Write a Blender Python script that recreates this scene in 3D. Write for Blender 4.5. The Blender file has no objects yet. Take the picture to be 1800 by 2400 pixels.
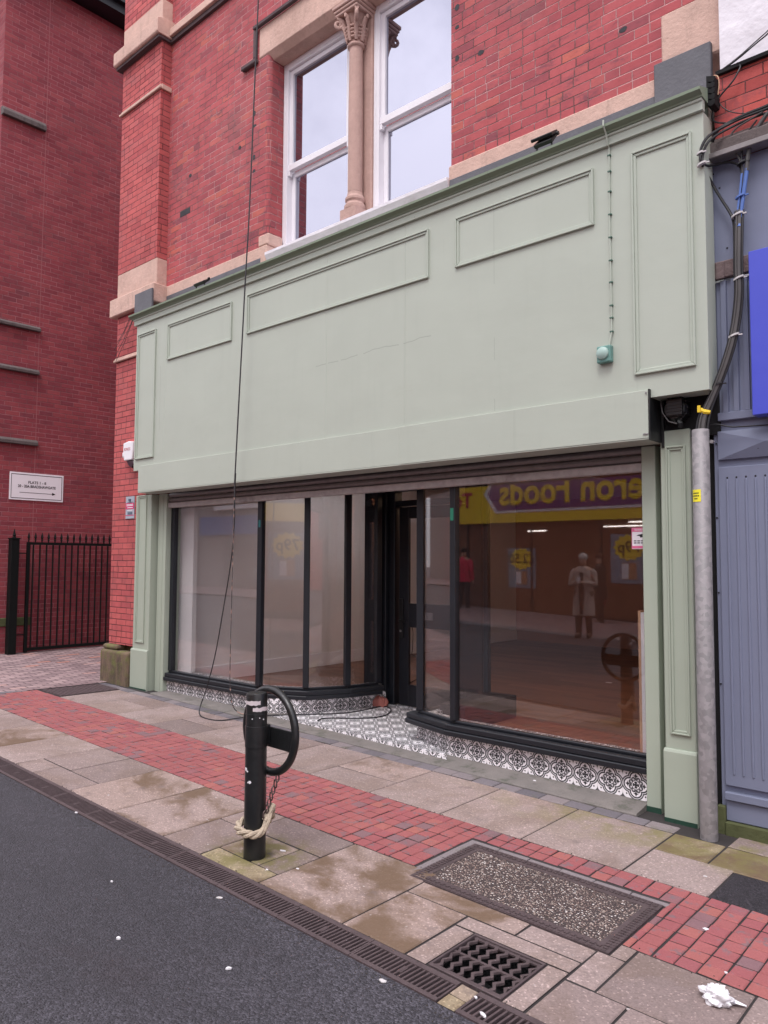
import bpy, math, random
from mathutils import Vector, Matrix
random.seed(7)
R = math.radians
sc = bpy.context.scene
col = sc.collection

# ------------------------------------------------------------------ helpers
class MB:
    """collects shapes (world coordinates), links them as ONE mesh object"""
    def __init__(s): s.v, s.f, s.m, s.t, s.mats, s.cm, s.ct = [], [], [], [], [], 0, 0.5
    def mat(s, m):
        if m not in s.mats: s.mats.append(m)
        s.cm = s.mats.index(m); return s
    def tint(s, t): s.ct = t; return s
    def face(s, pts):
        n = len(s.v); s.v += [tuple(p) for p in pts]
        s.f.append(list(range(n, n+len(pts)))); s.m.append(s.cm); s.t.append(s.ct)
    def idx(s, vs, fs):
        n = len(s.v); s.v += [tuple(p) for p in vs]
        for f in fs: s.f.append([n+i for i in f]); s.m.append(s.cm); s.t.append(s.ct)
    def box(s, x0, x1, y0, y1, z0, z1):
        vs = [(x0,y0,z0),(x1,y0,z0),(x1,y1,z0),(x0,y1,z0),(x0,y0,z1),(x1,y0,z1),(x1,y1,z1),(x0,y1,z1)]
        s.idx(vs, [(0,3,2,1),(4,5,6,7),(0,1,5,4),(1,2,6,5),(2,3,7,6),(3,0,4,7)]); return s
    def ring(s, rings, closed=True, caps=True):
        n = len(rings[0]); vs = [p for r in rings for p in r]; fs = []
        for i in range(len(rings)-1):
            for j in range(n if closed else n-1):
                k = (j+1) % n
                fs.append((i*n+j, i*n+k, (i+1)*n+k, (i+1)*n+j))
        if caps and closed:
            fs.append(tuple(range(n-1, -1, -1))); fs.append(tuple((len(rings)-1)*n+j for j in range(n)))
        s.idx(vs, fs); return s
    def prism(s, poly, a0, a1, axis='z'):
        """poly: 2-D outline; extruded along axis"""
        def P(p, a):
            return (p[0], p[1], a) if axis == 'z' else ((p[0], a, p[1]) if axis == 'y' else (a, p[0], p[1]))
        return s.ring([[P(p, a0) for p in poly], [P(p, a1) for p in poly]])
    def tube(s, path, r, n=8, r2=None):
        path = [Vector(p) for p in path]; rings = []; up = None
        for i, p in enumerate(path):
            d = (path[min(i+1, len(path)-1)] - path[max(i-1, 0)]).normalized()
            if up is None:
                up = Vector((0,0,1)) if abs(d.z) < .9 else Vector((1,0,0))
            a = d.cross(up)
            if a.length < 1e-4: a = d.cross(Vector((0,1,0)))
            a.normalize(); b = a.cross(d).normalized(); up = b
            ri = r[i] if isinstance(r, (list, tuple)) else r
            rj = ri if r2 is None else (r2[i] if isinstance(r2, (list, tuple)) else r2)
            rings.append([p + a*math.cos(2*math.pi*k/n)*ri + b*math.sin(2*math.pi*k/n)*rj for k in range(n)])
        return s.ring(rings)
    def lathe(s, prof, c, n=24):
        """prof: (radius, z) pairs about the vertical axis through c"""
        return s.ring([[(c[0]+r*math.cos(2*math.pi*k/n), c[1]+r*math.sin(2*math.pi*k/n), z) for k in range(n)] for r, z in prof])
    def build(s, name, parent=None, bevel=0, smooth=False, seg=1, origin=None):
        me = bpy.data.meshes.new(name)
        o = bpy.data.objects.new(name, me); col.objects.link(o)
        org = Vector(origin) if origin is not None else Vector((0,0,0))
        if parent is not None: org = parent_pos(parent)
        me.from_pydata([Vector(p)-org for p in s.v], [], s.f)
        for m in s.mats: me.materials.append(m)
        me.polygons.foreach_set('material_index', s.m)
        at = me.attributes.new('tint', 'FLOAT', 'FACE'); at.data.foreach_set('value', s.t)
        me.update()
        if smooth: me.polygons.foreach_set('use_smooth', [True]*len(s.f)); me.set_sharp_from_angle(angle=R(42))
        if parent is not None: o.parent = parent; o['org'] = tuple(org)
        else: o.location = org; o['org'] = tuple(org)
        if bevel:
            b = o.modifiers.new('bevel', 'BEVEL'); b.width = bevel; b.segments = seg; b.limit_method = 'ANGLE'; b.angle_limit = R(35)
        return o
def parent_pos(p): return Vector(p['org'])
def cleanup_props():
    for o in col.objects:
        if 'org' in o: del o['org']
def thing(name, label, cat, loc, group=None):
    o = bpy.data.objects.new(name, None); col.objects.link(o); o.location = loc
    o.empty_display_size = .2; o['org'] = tuple(loc)
    return tag(o, label, cat, group)
def tag(o, label, cat, group=None, kind=None):
    o['label'] = label; o['category'] = cat
    if group: o['group'] = group
    return o
def struct(o): o['kind'] = 'structure'; return o
def text(s, body, size, loc, xdir, ydir, name, mat, parent, extrude=.002, bold=0., align='CENTER', squash=1.):
    """lettering as a mesh: xdir = reading direction, ydir = up"""
    cu = bpy.data.curves.new('lettering', 'FONT'); cu.body = body; cu.size = size; cu.align_x = align; cu.align_y = 'CENTER'
    cu.extrude = extrude; cu.offset = bold; cu.resolution_u = 3
    t = bpy.data.objects.new('lettering', cu); col.objects.link(t)
    bpy.context.view_layer.update()
    dg = bpy.context.evaluated_depsgraph_get()
    me = bpy.data.meshes.new_from_object(t.evaluated_get(dg))
    bpy.data.objects.remove(t); bpy.data.curves.remove(cu)
    x = Vector(xdir).normalized(); y = Vector(ydir).normalized(); z = x.cross(y)
    org = parent_pos(parent)
    for v in me.vertices:
        c = v.co.copy(); v.co = Vector(loc) + x*c.x*squash + y*c.y + z*c.z - org
    me.materials.clear(); me.materials.append(mat)
    for p in me.polygons: p.material_index = 0
    o = bpy.data.objects.new(name, me); col.objects.link(o); o.parent = parent; o['org'] = tuple(org)
    return o

def gz(x, y):
    """height of the street surface"""
    x = max(-14, min(9, x)); yy = max(y-.17, -6.)
    if yy > 0: return .005-.0155*x
    return .005-.0155*x-yy*(-.001-.004*x)

# ------------------------------------------------------------------ node expressions
class N:
    tree = None
    def __init__(s, v): s.v = v
    @staticmethod
    def m(op, *a, clamp=False):
        n = N.tree.nodes.new('ShaderNodeMath'); n.operation = op; n.use_clamp = clamp
        for i, x in enumerate(a):
            x = x.v if isinstance(x, N) else x
            if isinstance(x, (int, float)): n.inputs[i].default_value = x
            else: N.tree.links.new(x, n.inputs[i])
        return N(n.outputs[0])
    def __add__(s, o): return N.m('ADD', s, o)
    __radd__ = __add__
    def __sub__(s, o): return N.m('SUBTRACT', s, o)
    def __rsub__(s, o): return N.m('SUBTRACT', o, s)
    def __mul__(s, o): return N.m('MULTIPLY', s, o)
    __rmul__ = __mul__
    def __truediv__(s, o): return N.m('DIVIDE', s, o)
    def lt(s, o): return N.m('LESS_THAN', s, o)
    def gt(s, o): return N.m('GREATER_THAN', s, o)
    def abs(s): return N.m('ABSOLUTE', s)
    def floor(s): return N.m('FLOOR', s)
    def frac(s): return N.m('FRACT', s)
    def min(s, o): return N.m('MINIMUM', s, o)
    def max(s, o): return N.m('MAXIMUM', s, o)
    def sqrt(s): return N.m('SQRT', s)
    def pow(s, o): return N.m('POWER', s, o)
    def clamp(s): return N.m('ADD', s, 0., clamp=True)
    def ss(s, a, b):
        n = N.tree.nodes.new('ShaderNodeMapRange'); n.interpolation_type = 'SMOOTHSTEP'
        N.tree.links.new(s.v, n.inputs[0]); n.inputs[1].default_value = a; n.inputs[2].default_value = b
        return N(n.outputs[0])
def ln(a, b): return (a*a+b*b).sqrt()
def mixf(f, a, b): return a + (b-a)*f if isinstance(a, N) or isinstance(b, N) else N.m('ADD', N.m('MULTIPLY', f, b-a), a)
def link(a, b): N.tree.links.new(a.v if isinstance(a, N) else a, b)
def newmat(name):
    m = bpy.data.materials.new(name); m.use_nodes = True; t = m.node_tree; N.tree = t
    b = t.nodes['Principled BSDF']
    return m, t, b
def xyz(src='pos'):
    t = N.tree
    if src == 'pos': o = t.nodes.new('ShaderNodeNewGeometry').outputs['Position']
    elif src == 'nor': o = t.nodes.new('ShaderNodeNewGeometry').outputs['True Normal']
    else: o = t.nodes.new('ShaderNodeTexCoord').outputs[src]
    s = t.nodes.new('ShaderNodeSeparateXYZ'); t.links.new(o, s.inputs[0])
    return N(s.outputs[0]), N(s.outputs[1]), N(s.outputs[2])
def pos(): return N.tree.nodes.new('ShaderNodeNewGeometry').outputs['Position']
def vec(x, y, z=0.):
    n = N.tree.nodes.new('ShaderNodeCombineXYZ')
    for i, a in enumerate((x, y, z)):
        if isinstance(a, N): link(a, n.inputs[i])
        else: n.inputs[i].default_value = a
    return n.outputs[0]
def noise(scale, detail=4., rough=.55, co=None, stretch=None, dist=0.):
    n = N.tree.nodes.new('ShaderNodeTexNoise'); n.inputs['Scale'].default_value = scale
    n.inputs['Detail'].default_value = detail; n.inputs['Roughness'].default_value = rough; n.inputs['Distortion'].default_value = dist
    c = co if co is not None else pos()
    if stretch:
        mp = N.tree.nodes.new('ShaderNodeMapping'); mp.inputs['Scale'].default_value = stretch; link(c, mp.inputs[0]); c = mp.outputs[0]
    link(c, n.inputs['Vector']); return N(n.outputs['Fac'])
def voro(scale, feat='F1', out='Distance', co=None, rnd=1.):
    n = N.tree.nodes.new('ShaderNodeTexVoronoi'); n.feature = feat; n.inputs['Scale'].default_value = scale
    n.inputs['Randomness'].default_value = rnd
    link(co if co is not None else pos(), n.inputs['Vector'])
    return n.outputs[out]
def white(co):
    n = N.tree.nodes.new('ShaderNodeTexWhiteNoise'); n.noise_dimensions = '3D'; link(co, n.inputs['Vector']); return N(n.outputs['Value'])
def attr(name):
    n = N.tree.nodes.new('ShaderNodeAttribute'); n.attribute_name = name; return N(n.outputs['Fac'])
def rgb(c):
    n = N.tree.nodes.new('ShaderNodeRGB'); n.outputs[0].default_value = (*c, 1); return n.outputs[0]
def mix(f, a, b, mode='MIX'):
    n = N.tree.nodes.new('ShaderNodeMix'); n.data_type = 'RGBA'; n.blend_type = mode
    for i, x in ((0, f), (6, a), (7, b)):
        if isinstance(x, N): x = x.v
        if isinstance(x, (int, float)): n.inputs[i].default_value = x
        elif isinstance(x, tuple): n.inputs[i].default_value = (*x, 1)
        else: N.tree.links.new(x, n.inputs[i])
    return n.outputs[2]
def gray(v):
    return vec(v, v, v)
def ramp(f, stops):
    n = N.tree.nodes.new('ShaderNodeValToRGB'); e = n.color_ramp.elements
    while len(e) < len(stops): e.new(.5)
    for i, (p, c) in enumerate(stops): e[i].position = p; e[i].color = (*c, 1)
    link(f, n.inputs[0]); return n.outputs[0]
def bump(h, b, dist=.01, strength=1.):
    n = N.tree.nodes.new('ShaderNodeBump'); n.inputs['Strength'].default_value = strength; n.inputs['Distance'].default_value = dist
    link(h, n.inputs['Height']); link(n.outputs[0], b.inputs['Normal'])

def plain(name, c, rough=.6, metal=0., var=.12, vscale=6., bscale=0, bdist=.002, spec=.4, coat=0., dirt=None, dirt_amt=.0, fine=0.):
    m, t, b = newmat(name)
    f = noise(vscale, 5)
    cc = mix(f, tuple(x*(1-var) for x in c), tuple(min(1, x*(1+var)) for x in c))
    if fine: cc = mix(1., cc, gray(1. + (noise(180, 2)-.5)*fine), 'MULTIPLY')
    if dirt:
        d = noise(3.1, 6, .65).ss(.52, .75)*dirt_amt
        cc = mix(d, cc, dirt)
    link(cc, b.inputs['Base Color']); b.inputs['Metallic'].default_value = metal
    link((noise(vscale*2.3, 3)-.5)*.25+rough, b.inputs['Roughness'])
    b.inputs['Specular IOR Level'].default_value = spec; b.inputs['Coat Weight'].default_value = coat
    if bscale: bump(noise(bscale, 4), b, bdist)
    return m
def emit(name, c, s):
    m, t, b = newmat(name); b.inputs['Base Color'].default_value = (*c, 1)
    b.inputs['Emission Color'].default_value = (*c, 1); b.inputs['Emission Strength'].default_value = s; return m

def wallcoords():
    x, y, z = xyz(); nx, ny, nz = xyz('nor')
    u = x*(0.-ny) + y*nx
    return u, z, nz, x, y
def brick(name, stops, mortar, w=.245, h=.078, header=.18, j=.0045, soot=.35, eff=.0, jdark=0., zoff=0., bdist=.006, grime=0.):
    m, t, b = newmat(name)
    u, v, nz, x, y = wallcoords()
    v = v+zoff
    row = (v/h).floor(); fv = (v/h).frac()
    rr = white(vec(row, 3.7, 1.))
    off = N.m('MODULO', row.abs(), 2.)*.5 + (rr-.5)*.12
    uu = u/w + off; cl = uu.floor(); fu = uu.frac()
    r0 = white(vec(cl, row, 9.))
    hd = r0.lt(header)
    half = fu.gt(.5)*hd
    fu2 = mixf(hd, fu, (fu*2.).frac()); ww = mixf(hd, N.m('ADD', fu*0., w), fu*0.+w*.5)
    rnd = white(vec(cl+half*.37, row, 2.))
    wob = (noise(40, 2)-.5)*.004
    du = fu2.min(1.-fu2)*ww; dv = fv.min(1.-fv)*h
    d = du.min(dv) + wob
    brickm = d.ss(j*.45, j*1.15)
    c = ramp(rnd, stops)
    c = mix(1., c, gray(.74+noise(9, 5, .65)*.5), 'MULTIPLY')
    c = mix(1., c, gray(.85+noise(120, 3, .6)*.3), 'MULTIPLY')
    c = mix(1., c, gray(.72+noise(.9, 6, .65)*.56), 'MULTIPLY')
    if grime:
        gr = (noise(1., 5, .62, co=vec(u*2.6, v*9., 0.)).ss(.50,.66)*noise(26, 3, .6).ss(.3,.6)*(rnd*.6+.4))*grime
        c = mix(gr, c, (.15,.06,.08))
    st = noise(1.3, 6, .68).ss(.5, .74)*soot
    c = mix(st, c, tuple(x*.45 for x in mortar))
    rs = noise(1., 5, .62, co=vec(u*5., v*.35, 0.)).ss(.55,.75)*noise(.7, 3).ss(.4,.65)*soot*.7
    c = mix(rs, c, (.07,.035,.04))
    if eff:
        e = noise(2.1, 7, .7, co=vec(x+7., y+3., v*.6)).ss(.62, .78)*eff
        c = mix(e, c, (.55,.42,.42))
    mc = mix(noise(1.7, 6, .7).ss(.42, .58)*jdark, mortar, tuple(x*.24 for x in mortar))
    c = mix(brickm, mc, c)
    link(c, b.inputs['Base Color']); link(.93-rnd*.25, b.inputs['Roughness']); b.inputs['Specular IOR Level'].default_value = .25
    bump(brickm*.8+noise(70, 4)*.3+rnd*.25, b, bdist)
    return m

M = {}
M['brick'] = brick('victorian red brick', [(0,(.27,.08,.095)),(.06,(.35,.085,.098)),(.25,(.40,.09,.10)),(.6,(.435,.098,.105)),(.9,(.415,.094,.102)),(.96,(.48,.12,.095)),(1,(.45,.11,.11))], (.52,.27,.27), w=.245, h=.079, soot=.42, eff=.45, jdark=.9, j=.0050, grime=.9)
M['brick_pil'] = brick('pilaster red brick', [(0,(.38,.085,.092)),(.3,(.46,.10,.10)),(.6,(.51,.115,.112)),(1,(.42,.10,.10))], (.20,.065,.07), soot=.25, eff=.25, jdark=.7, zoff=.03, grime=.35, j=.0056)
M['brick_dark'] = brick('modern dark red brick', [(0,(.225,.047,.06)),(.5,(.28,.056,.069)),(.85,(.305,.064,.072)),(1,(.21,.046,.06))], (.36,.14,.155), w=.235, h=.078, header=.0, j=.006, soot=.35, jdark=.5, grime=.25)
M['brick_next'] = brick('orange red brick', [(0,(.40,.08,.075)),(.5,(.53,.105,.09)),(1,(.46,.09,.085))], (.25,.10,.10), w=.26, h=.085, soot=.4, jdark=.8, grime=.5)
def stone(name, c, rough=.9, crack=.25, moss=0.):
    m, t, b = newmat(name)
    f = noise(5, 7, .65); cc = mix(f, tuple(x*.72 for x in c), tuple(x*1.2 for x in c))
    cc = mix(noise(2.2, 7, .7, stretch=(1,1,.5)).ss(.48,.7)*crack*1.2, cc, (c[0]*.5,c[1]*.45,c[2]*.42))
    cc = mix(noise(11, 6, .7, stretch=(1,1,.25)).ss(.52,.72)*crack*1.3, cc, tuple(x*.4 for x in c))
    cc = mix(1., cc, gray(.85+noise(150, 3)*.3), 'MULTIPLY')
    if moss:
        cc = mix(noise(5, 7, .7, stretch=(1.6,1.6,.5)).ss(.40,.68)*.8, cc, (.05,.036,.028))
        hx, hy, hz_ = xyz(); cc = mix(noise(8, 7, .7).ss(.40,.70)*moss*(hz_.ss(.1,.6)*.6+.4), cc, (.13,.155,.03))
    link(cc, b.inputs['Base Color']); b.inputs['Roughness'].default_value = rough
    bump(noise(24, 7, .65), b, .008); return m
M['stone'] = stone('pink sandstone', (.62,.42,.35))
M['stone_dk'] = stone('weathered sill stone', (.115,.092,.09), crack=.5)
M['stone_col'] = stone('column sandstone', (.50,.33,.285), crack=.12)
M['plinth'] = stone('mossy plinth stone', (.17,.115,.08), moss=.95)
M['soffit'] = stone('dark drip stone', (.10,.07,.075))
def paint(name, c, rough=.5, streak=.1, wear=.0, ripple=.0015):
    m, t, b = newmat(name); x, y, z = xyz()
    f = noise(1.7, 4); cc = mix(f, tuple(k*.95 for k in c), tuple(k*1.05 for k in c))
    s = noise(7, 5, .6, stretch=(1,1,.12)).ss(.5,.8)*streak
    cc = mix(s, cc, tuple(k*.78 for k in c))
    sp = N(voro(26)).lt(.045)*noise(1.4, 3).gt(.52)
    cc = mix(sp*.35, cc, tuple(min(1,k*1.35) for k in c))
    dr = noise(1., 4, .6, co=vec(x*14., y*14., z*.5)).ss(.62,.80)*noise(.9, 3).ss(.42,.6)*.30
    cc = mix(dr, cc, tuple(k*.72 for k in c))
    sm = noise(3.3, 7, .72, stretch=(.5,1,1.2)).ss(.60,.72)*.16; cc = mix(sm, cc, (c[0]*.82,c[1]*.80,c[2]*.76))
    cz = (z-3.62-(noise(2.5, 3, .5, co=vec(x, 0., 0.))-.5)*.10-x*.02).abs().lt(.0035)*x.gt(-.2)*x.lt(1.25)*noise(3., 2, .5, co=vec(x*2., 1., 0.)).gt(.42)
    cz = cz.max((x+3.02+(noise(2., 3, .5, co=vec(0., 0., z))-.5)*.03).abs().lt(.003)*z.gt(3.3)*z.lt(4.1)).max((x-1.9).abs().lt(.002)*noise(2., 2, .5, co=vec(0., 0., z)).gt(.5)*z.gt(2.9))
    cc = mix(cz*.45, cc, tuple(k*.45 for k in c))
    chp = N(voro(7., co=vec(x*.8, y, z*1.6))).lt(.03)*noise(1.1, 2).gt(.56); cc = mix(chp*.8, cc, tuple(k*.22 for k in c))
    if wear: cc = mix(noise(4, 8, .75).ss(.62,.72)*wear, cc, tuple(k*.45 for k in c))
    link(cc, b.inputs['Base Color']); link(noise(6, 4)*.25+rough-.1, b.inputs['Roughness']); b.inputs['Specular IOR Level'].default_value = .35
    bump(noise(2.2, 3, .5)*1. + noise(1.2, 4, .55, stretch=(.5,1,2.2))*.4 + noise(60, 3)*.05, b, ripple*4.5); return m
M['sage'] = paint('sage green paint', (.425,.466,.402), streak=.16)
M['sage_trim'] = paint('sage green trim paint', (.412,.46,.392), wear=.12)
M['sage_pil'] = paint('sage pilaster paint', (.36,.408,.335), streak=.2, wear=.05)
M['sage_shade'] = paint('shade darkened green cornice paint', (.20,.25,.18), rough=.65, wear=.5)  # shade of the down-facing cornice put into a darker paint colour
M['black_frame'] = plain('black green frame paint', (.011,.013,.018), .42, spec=.45, var=.3)
M['black'] = plain('black metal paint', (.010,.011,.012), .38, var=.3, bscale=25, bdist=.0012, spec=.5, dirt=(.06,.055,.05), dirt_amt=.12)
M['bollard'] = plain('chipped black bollard paint', (.011,.012,.013), .34, var=.4, bscale=30, bdist=.003, spec=.55, dirt=(.06,.05,.045), dirt_amt=.25)
M['gate'] = plain('black gate paint', (.004,.006,.006), .6, spec=.2)
M['dark'] = plain('dark void', (.008,.008,.009), .9)
M['upvc'] = plain('white upvc', (.78,.76,.80), .35, var=.04)
M['lead'] = plain('lead flashing', (.11,.11,.125), .6, bscale=40, bdist=.003, var=.25, fine=.3)
M['steel'] = None
def galv():
    m, t, b = newmat('galvanised steel'); v = voro(38, out='Color'); s = t.nodes.new('ShaderNodeSeparateColor'); t.links.new(v, s.inputs[0])
    f = N(s.outputs[0])
    c = mix(f, (.19,.18,.185), (.285,.265,.272)); c = mix(noise(9, 6, .7, stretch=(1,1,.3)).ss(.5,.8)*.5, c, (.17,.15,.155))
    link(c, b.inputs['Base Color']); b.inputs['Metallic'].default_value = .25; link(f*.2+.5, b.inputs['Roughness']); return m
M['galv'] = galv()
M['shutter'] = plain('dusty shutter slat', (.23,.21,.21), .5, metal=.3, var=.3, vscale=14, dirt=(.30,.27,.25), dirt_amt=.6)
def wood(name, a, c, sc_=1., along='x'):
    m, t, b = newmat(name); x, y, z = xyz()
    if along == 'x': pl, ax = y, x
    else: pl, ax = x, y
    k = (pl/.13).floor(); r = white(vec(k, (ax/1.2+white(vec(k,1.,1.))).floor(), 1.))
    g = noise(9, 5, .6, stretch=(.12,1.6,1) if along == 'x' else (1.6,.12,1))
    cc = mix(g*.6+r*.4, a, c)
    e = (pl/.13).frac(); cc = mix(e.lt(.02), cc, tuple(q*.3 for q in a))
    link(cc, b.inputs['Base Color']); b.inputs['Roughness'].default_value = .45; return m
M['wood_floor'] = wood('brown plank floor', (.10,.048,.031), (.33,.165,.105))
M['pale_wood'] = plain('raw timber', (.52,.31,.20), .8, var=.25)
M['plaster'] = plain('white plaster', (.76,.74,.74), .85, var=.05)
M['plaster_warm'] = plain('warm painted plaster', (.42,.24,.19), .85, var=.1, vscale=1.)
M['white'] = plain('white board', (.80,.78,.82), .5, var=.03)
M['blue_panel'] = paint('blue grey panel paint', (.185,.205,.29), streak=.35, wear=.3)
M['blue_sign'] = plain('bright blue sign', (.07,.09,.54), .35, var=.05)
M['moss'] = stone('green mossy timber', (.08,.09,.035))
M['cable'] = plain('black cable', (.016,.015,.018), .5)
M['cable_gr'] = plain('dusty grey cable', (.075,.07,.07), .6, var=.4)
M['cable_bl'] = plain('blue cable', (.09,.17,.45), .5)
M['tie'] = plain('cable tie', (.55,.53,.53), .5)
M['yellow'] = plain('yellow tape', (.75,.52,.03), .6)
M['sticker'] = plain('yellow sticker', (.85,.76,.04), .5)
M['ink'] = plain('dark ink', (.02,.02,.025), .6)
M['red_ink'] = plain('magenta print', (.55,.03,.14), .6)
M['grey_print'] = plain('grey blue print', (.36,.40,.46), .6)
M['rope'] = plain('frayed rope', (.46,.38,.29), .95, bscale=90, bdist=.01, var=.35, vscale=30)
M['rust'] = plain('rusty chain', (.12,.085,.08), .6, metal=.6, var=.5, vscale=30)
M['paper'] = plain('white tissue', (.70,.69,.72), .9, var=.04)
M['cloth'] = plain('faded red cloth', (.36,.13,.11), .95)
M['iron'] = plain('brown cast iron', (.105,.078,.082), .62, metal=.35, var=.35, vscale=18, bscale=60, bdist=.003, fine=.5)
M['mortarbed'] = plain('dark joint grit', (.035,.03,.03), .95, fine=.5)
M['render_white'] = plain('white masonry paint', (.74,.71,.76), .8, bscale=7, bdist=.015, dirt=(.4,.35,.36), dirt_amt=.5)

def asphalt(name, c, lo=.45, hi=2.2):
    m, t, b = newmat(name)
    v = voro(115, out='Color'); s = t.nodes.new('ShaderNodeSeparateColor'); t.links.new(v, s.inputs[0])
    f = N(s.outputs[0]); d = N(voro(115))
    cc = ramp(f, [(0, tuple(k*lo for k in c)), (.55, c), (.85, tuple(k*1.5 for k in c)), (1, tuple(k*hi for k in c))])
    cc = mix(1., cc, gray(.75+noise(.8, 6, .6)*.5), 'MULTIPLY')
    cc = mix(1., cc, gray(.8+noise(45, 3)*.4), 'MULTIPLY')
    cc = mix(noise(1.1, 5, .6, co=vec(xyz()[0]+31., xyz()[1], 0.)).ss(.6,.75)*.35, cc, (.055,.035,.04))
    cc = mix(noise(.55, 6, .62, co=vec(xyz()[0]*.35, xyz()[1], 3.)).ss(.45,.7)*.5, cc, tuple(k*.5 for k in c))
    cc = mix(noise(7, 6, .75).ss(.66,.74)*.4, cc, tuple(k*2. for k in c))
    link(cc, b.inputs['Base Color']); link(.62+f*.2, b.inputs['Roughness']); b.inputs['Specular IOR Level'].default_value = .35
    bump((.5-d)*1.+noise(300, 2)*.3, b, .006); return m
M['asphalt'] = asphalt('dark asphalt', (.052,.049,.059), .5, 2.0)
M['patch'] = asphalt('black asphalt patch', (.030,.026,.031), hi=1.7)

def slab():
    m, t, b = newmat('stained concrete slab')
    tnt = attr('tint')
    x, y, z = xyz()
    p = vec(x+tnt*40., y+tnt*17., 0.)
    c = ramp(tnt, [(0,(.205,.157,.148)),(.3,(.27,.207,.195)),(.55,(.325,.252,.235)),(.8,(.335,.250,.222)),(1,(.30,.245,.155))])
    v = voro(125, out='Color'); s = t.nodes.new('ShaderNodeSeparateColor'); t.links.new(v, s.inputs[0])
    g = N(s.outputs[0])
    c = mix(1., c, gray(.80+g*.30+g.gt(.95)*.40), 'MULTIPLY')
    c = mix(1., c, gray(.78+noise(3.2, 7, .66, co=p)*.42), 'MULTIPLY')
    st = noise(1.7, 6, .62, co=p, dist=.5).ss(.44,.60)*(tnt.gt(.6)*.60+.28)
    c = mix(st, c, (.135,.085,.050))
    sp = N(voro(9, co=p)).lt(.055)*noise(2., 2, co=p).gt(.45); c = mix(sp*.6, c, (.40,.36,.35))
    ck = N(voro(1.1, 'DISTANCE_TO_EDGE', co=p)).lt(.0035)*tnt.lt(.32); c = mix(ck*.0, c, (.06,.05,.048))
    ed = noise(5, 6, .7, co=p).ss(.55,.70)*.55
    c = mix(ed, c, (.14,.11,.105))
    ms = y.ss(-.75,-.05)*x.ss(1.2,3.2)*noise(4, 6, .7).ss(.42,.62)*.75
    c = mix(ms, c, (.19,.17,.06))
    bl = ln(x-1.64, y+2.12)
    c = mix((1.-bl.ss(.062,.105))*.75, c, (.05,.045,.03))  # contact shade painted round the bollard foot, together with its dirt ring
    c = mix((1.-bl.ss(.12,.42))*noise(9, 5, .6).ss(.35,.6)*.8, c, (.15,.135,.04))
    link(c, b.inputs['Base Color']); link(.86-st*.25, b.inputs['Roughness']); b.inputs['Specular IOR Level'].default_value = .35
    bump(g*.5+noise(60, 4)*.6, b, .0035); return m
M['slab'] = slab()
def setts():
    m, t, b = newmat('red paving brick')
    tnt = attr('tint')
    c = ramp(tnt, [(0,(.20,.12,.13)),(.07,(.22,.115,.125)),(.13,(.29,.09,.098)),(.5,(.295,.097,.098)),(.85,(.32,.105,.104)),(1,(.335,.12,.102))])
    c = mix(noise(15, 5, .6).ss(.56,.64)*.7, c, (.17,.13,.14))
    c = mix(1., c, gray(.72+noise(130, 3, .6)*.55), 'MULTIPLY')
    c = mix(1., c, gray(.8+noise(1.4, 5)*.4), 'MULTIPLY')
    link(c, b.inputs['Base Color']); b.inputs['Roughness'].default_value = .85; b.inputs['Specular IOR Level'].default_value = .3
    bump(noise(110, 4), b, .004); return m
M['setts'] = setts()
def kerbset():
    m, t, b = newmat('blue grey edging brick'); tnt = attr('tint')
    c = ramp(tnt, [(0,(.11,.10,.115)),(.5,(.17,.15,.165)),(1,(.24,.20,.20))])
    c = mix(1., c, gray(.7+noise(90, 4)*.6), 'MULTIPLY'); c = mix(noise(5, 5).ss(.55,.7)*.5, c, (.10,.10,.06))
    link(c, b.inputs['Base Color']); b.inputs['Roughness'].default_value = .85; bump(noise(90, 4), b, .004); return m
M['kerbset'] = kerbset()
def step_m():
    m, t, b = newmat('dirty concrete step'); x, y, z = xyz()
    c = mix(noise(3, 7, .65), (.09,.085,.08), (.26,.23,.215)); c = mix(noise(4.3, 6, .7).ss(.5,.65)*.7, c, (.07,.075,.055))
    c = mix(1., c, gray(.8+noise(140, 3)*.4), 'MULTIPLY')
    link(c, b.inputs['Base Color']); b.inputs['Roughness'].default_value = .8; bump(noise(40, 6), b, .006); return m
M['step'] = step_m()
def alley():
    m, t, b = newmat('pinkish block paving'); x, y, z = xyz()
    w, h = .21, .105
    row = (x/h).floor(); uu = y/w + N.m('MODULO', row.abs(), 2.)*.5; cl = uu.floor()
    fu = uu.frac(); fv = (x/h).frac(); d = (fu.min(1.-fu)*w).min(fv.min(1.-fv)*h); k = d.ss(.003,.009)
    r = white(vec(cl, row, 4.))
    c = ramp(r, [(0,(.19,.13,.135)),(.5,(.28,.195,.20)),(.92,(.36,.26,.255)),(1,(.40,.18,.14))])
    c = mix(1., c, gray(.7+noise(2.5, 6, .65)*.6), 'MULTIPLY'); c = mix(k, (.05,.035,.038), c)
    link(c, b.inputs['Base Color']); b.inputs['Roughness'].default_value = .85; bump(k+r*.4+noise(80,3)*.2, b, .008); return m
M['alley'] = alley()
def aggregate():
    m, t, b = newmat('exposed aggregate'); v = voro(95, out='Color'); s = t.nodes.new('ShaderNodeSeparateColor'); t.links.new(v, s.inputs[0])
    g = N(s.outputs[0]); d = N(voro(95)).ss(.35,.62)
    c = ramp(g, [(0,(.08,.055,.055)),(.35,(.17,.115,.105)),(.6,(.28,.20,.17)),(.85,(.46,.38,.33)),(1,(.75,.70,.68))])
    c = mix(d, c, (.05,.036,.036)); c = mix(1., c, gray(.75+noise(2, 5)*.5), 'MULTIPLY')
    link(c, b.inputs['Base Color']); b.inputs['Roughness'].default_value = .75; bump(1.-d, b, .006); return m
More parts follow.
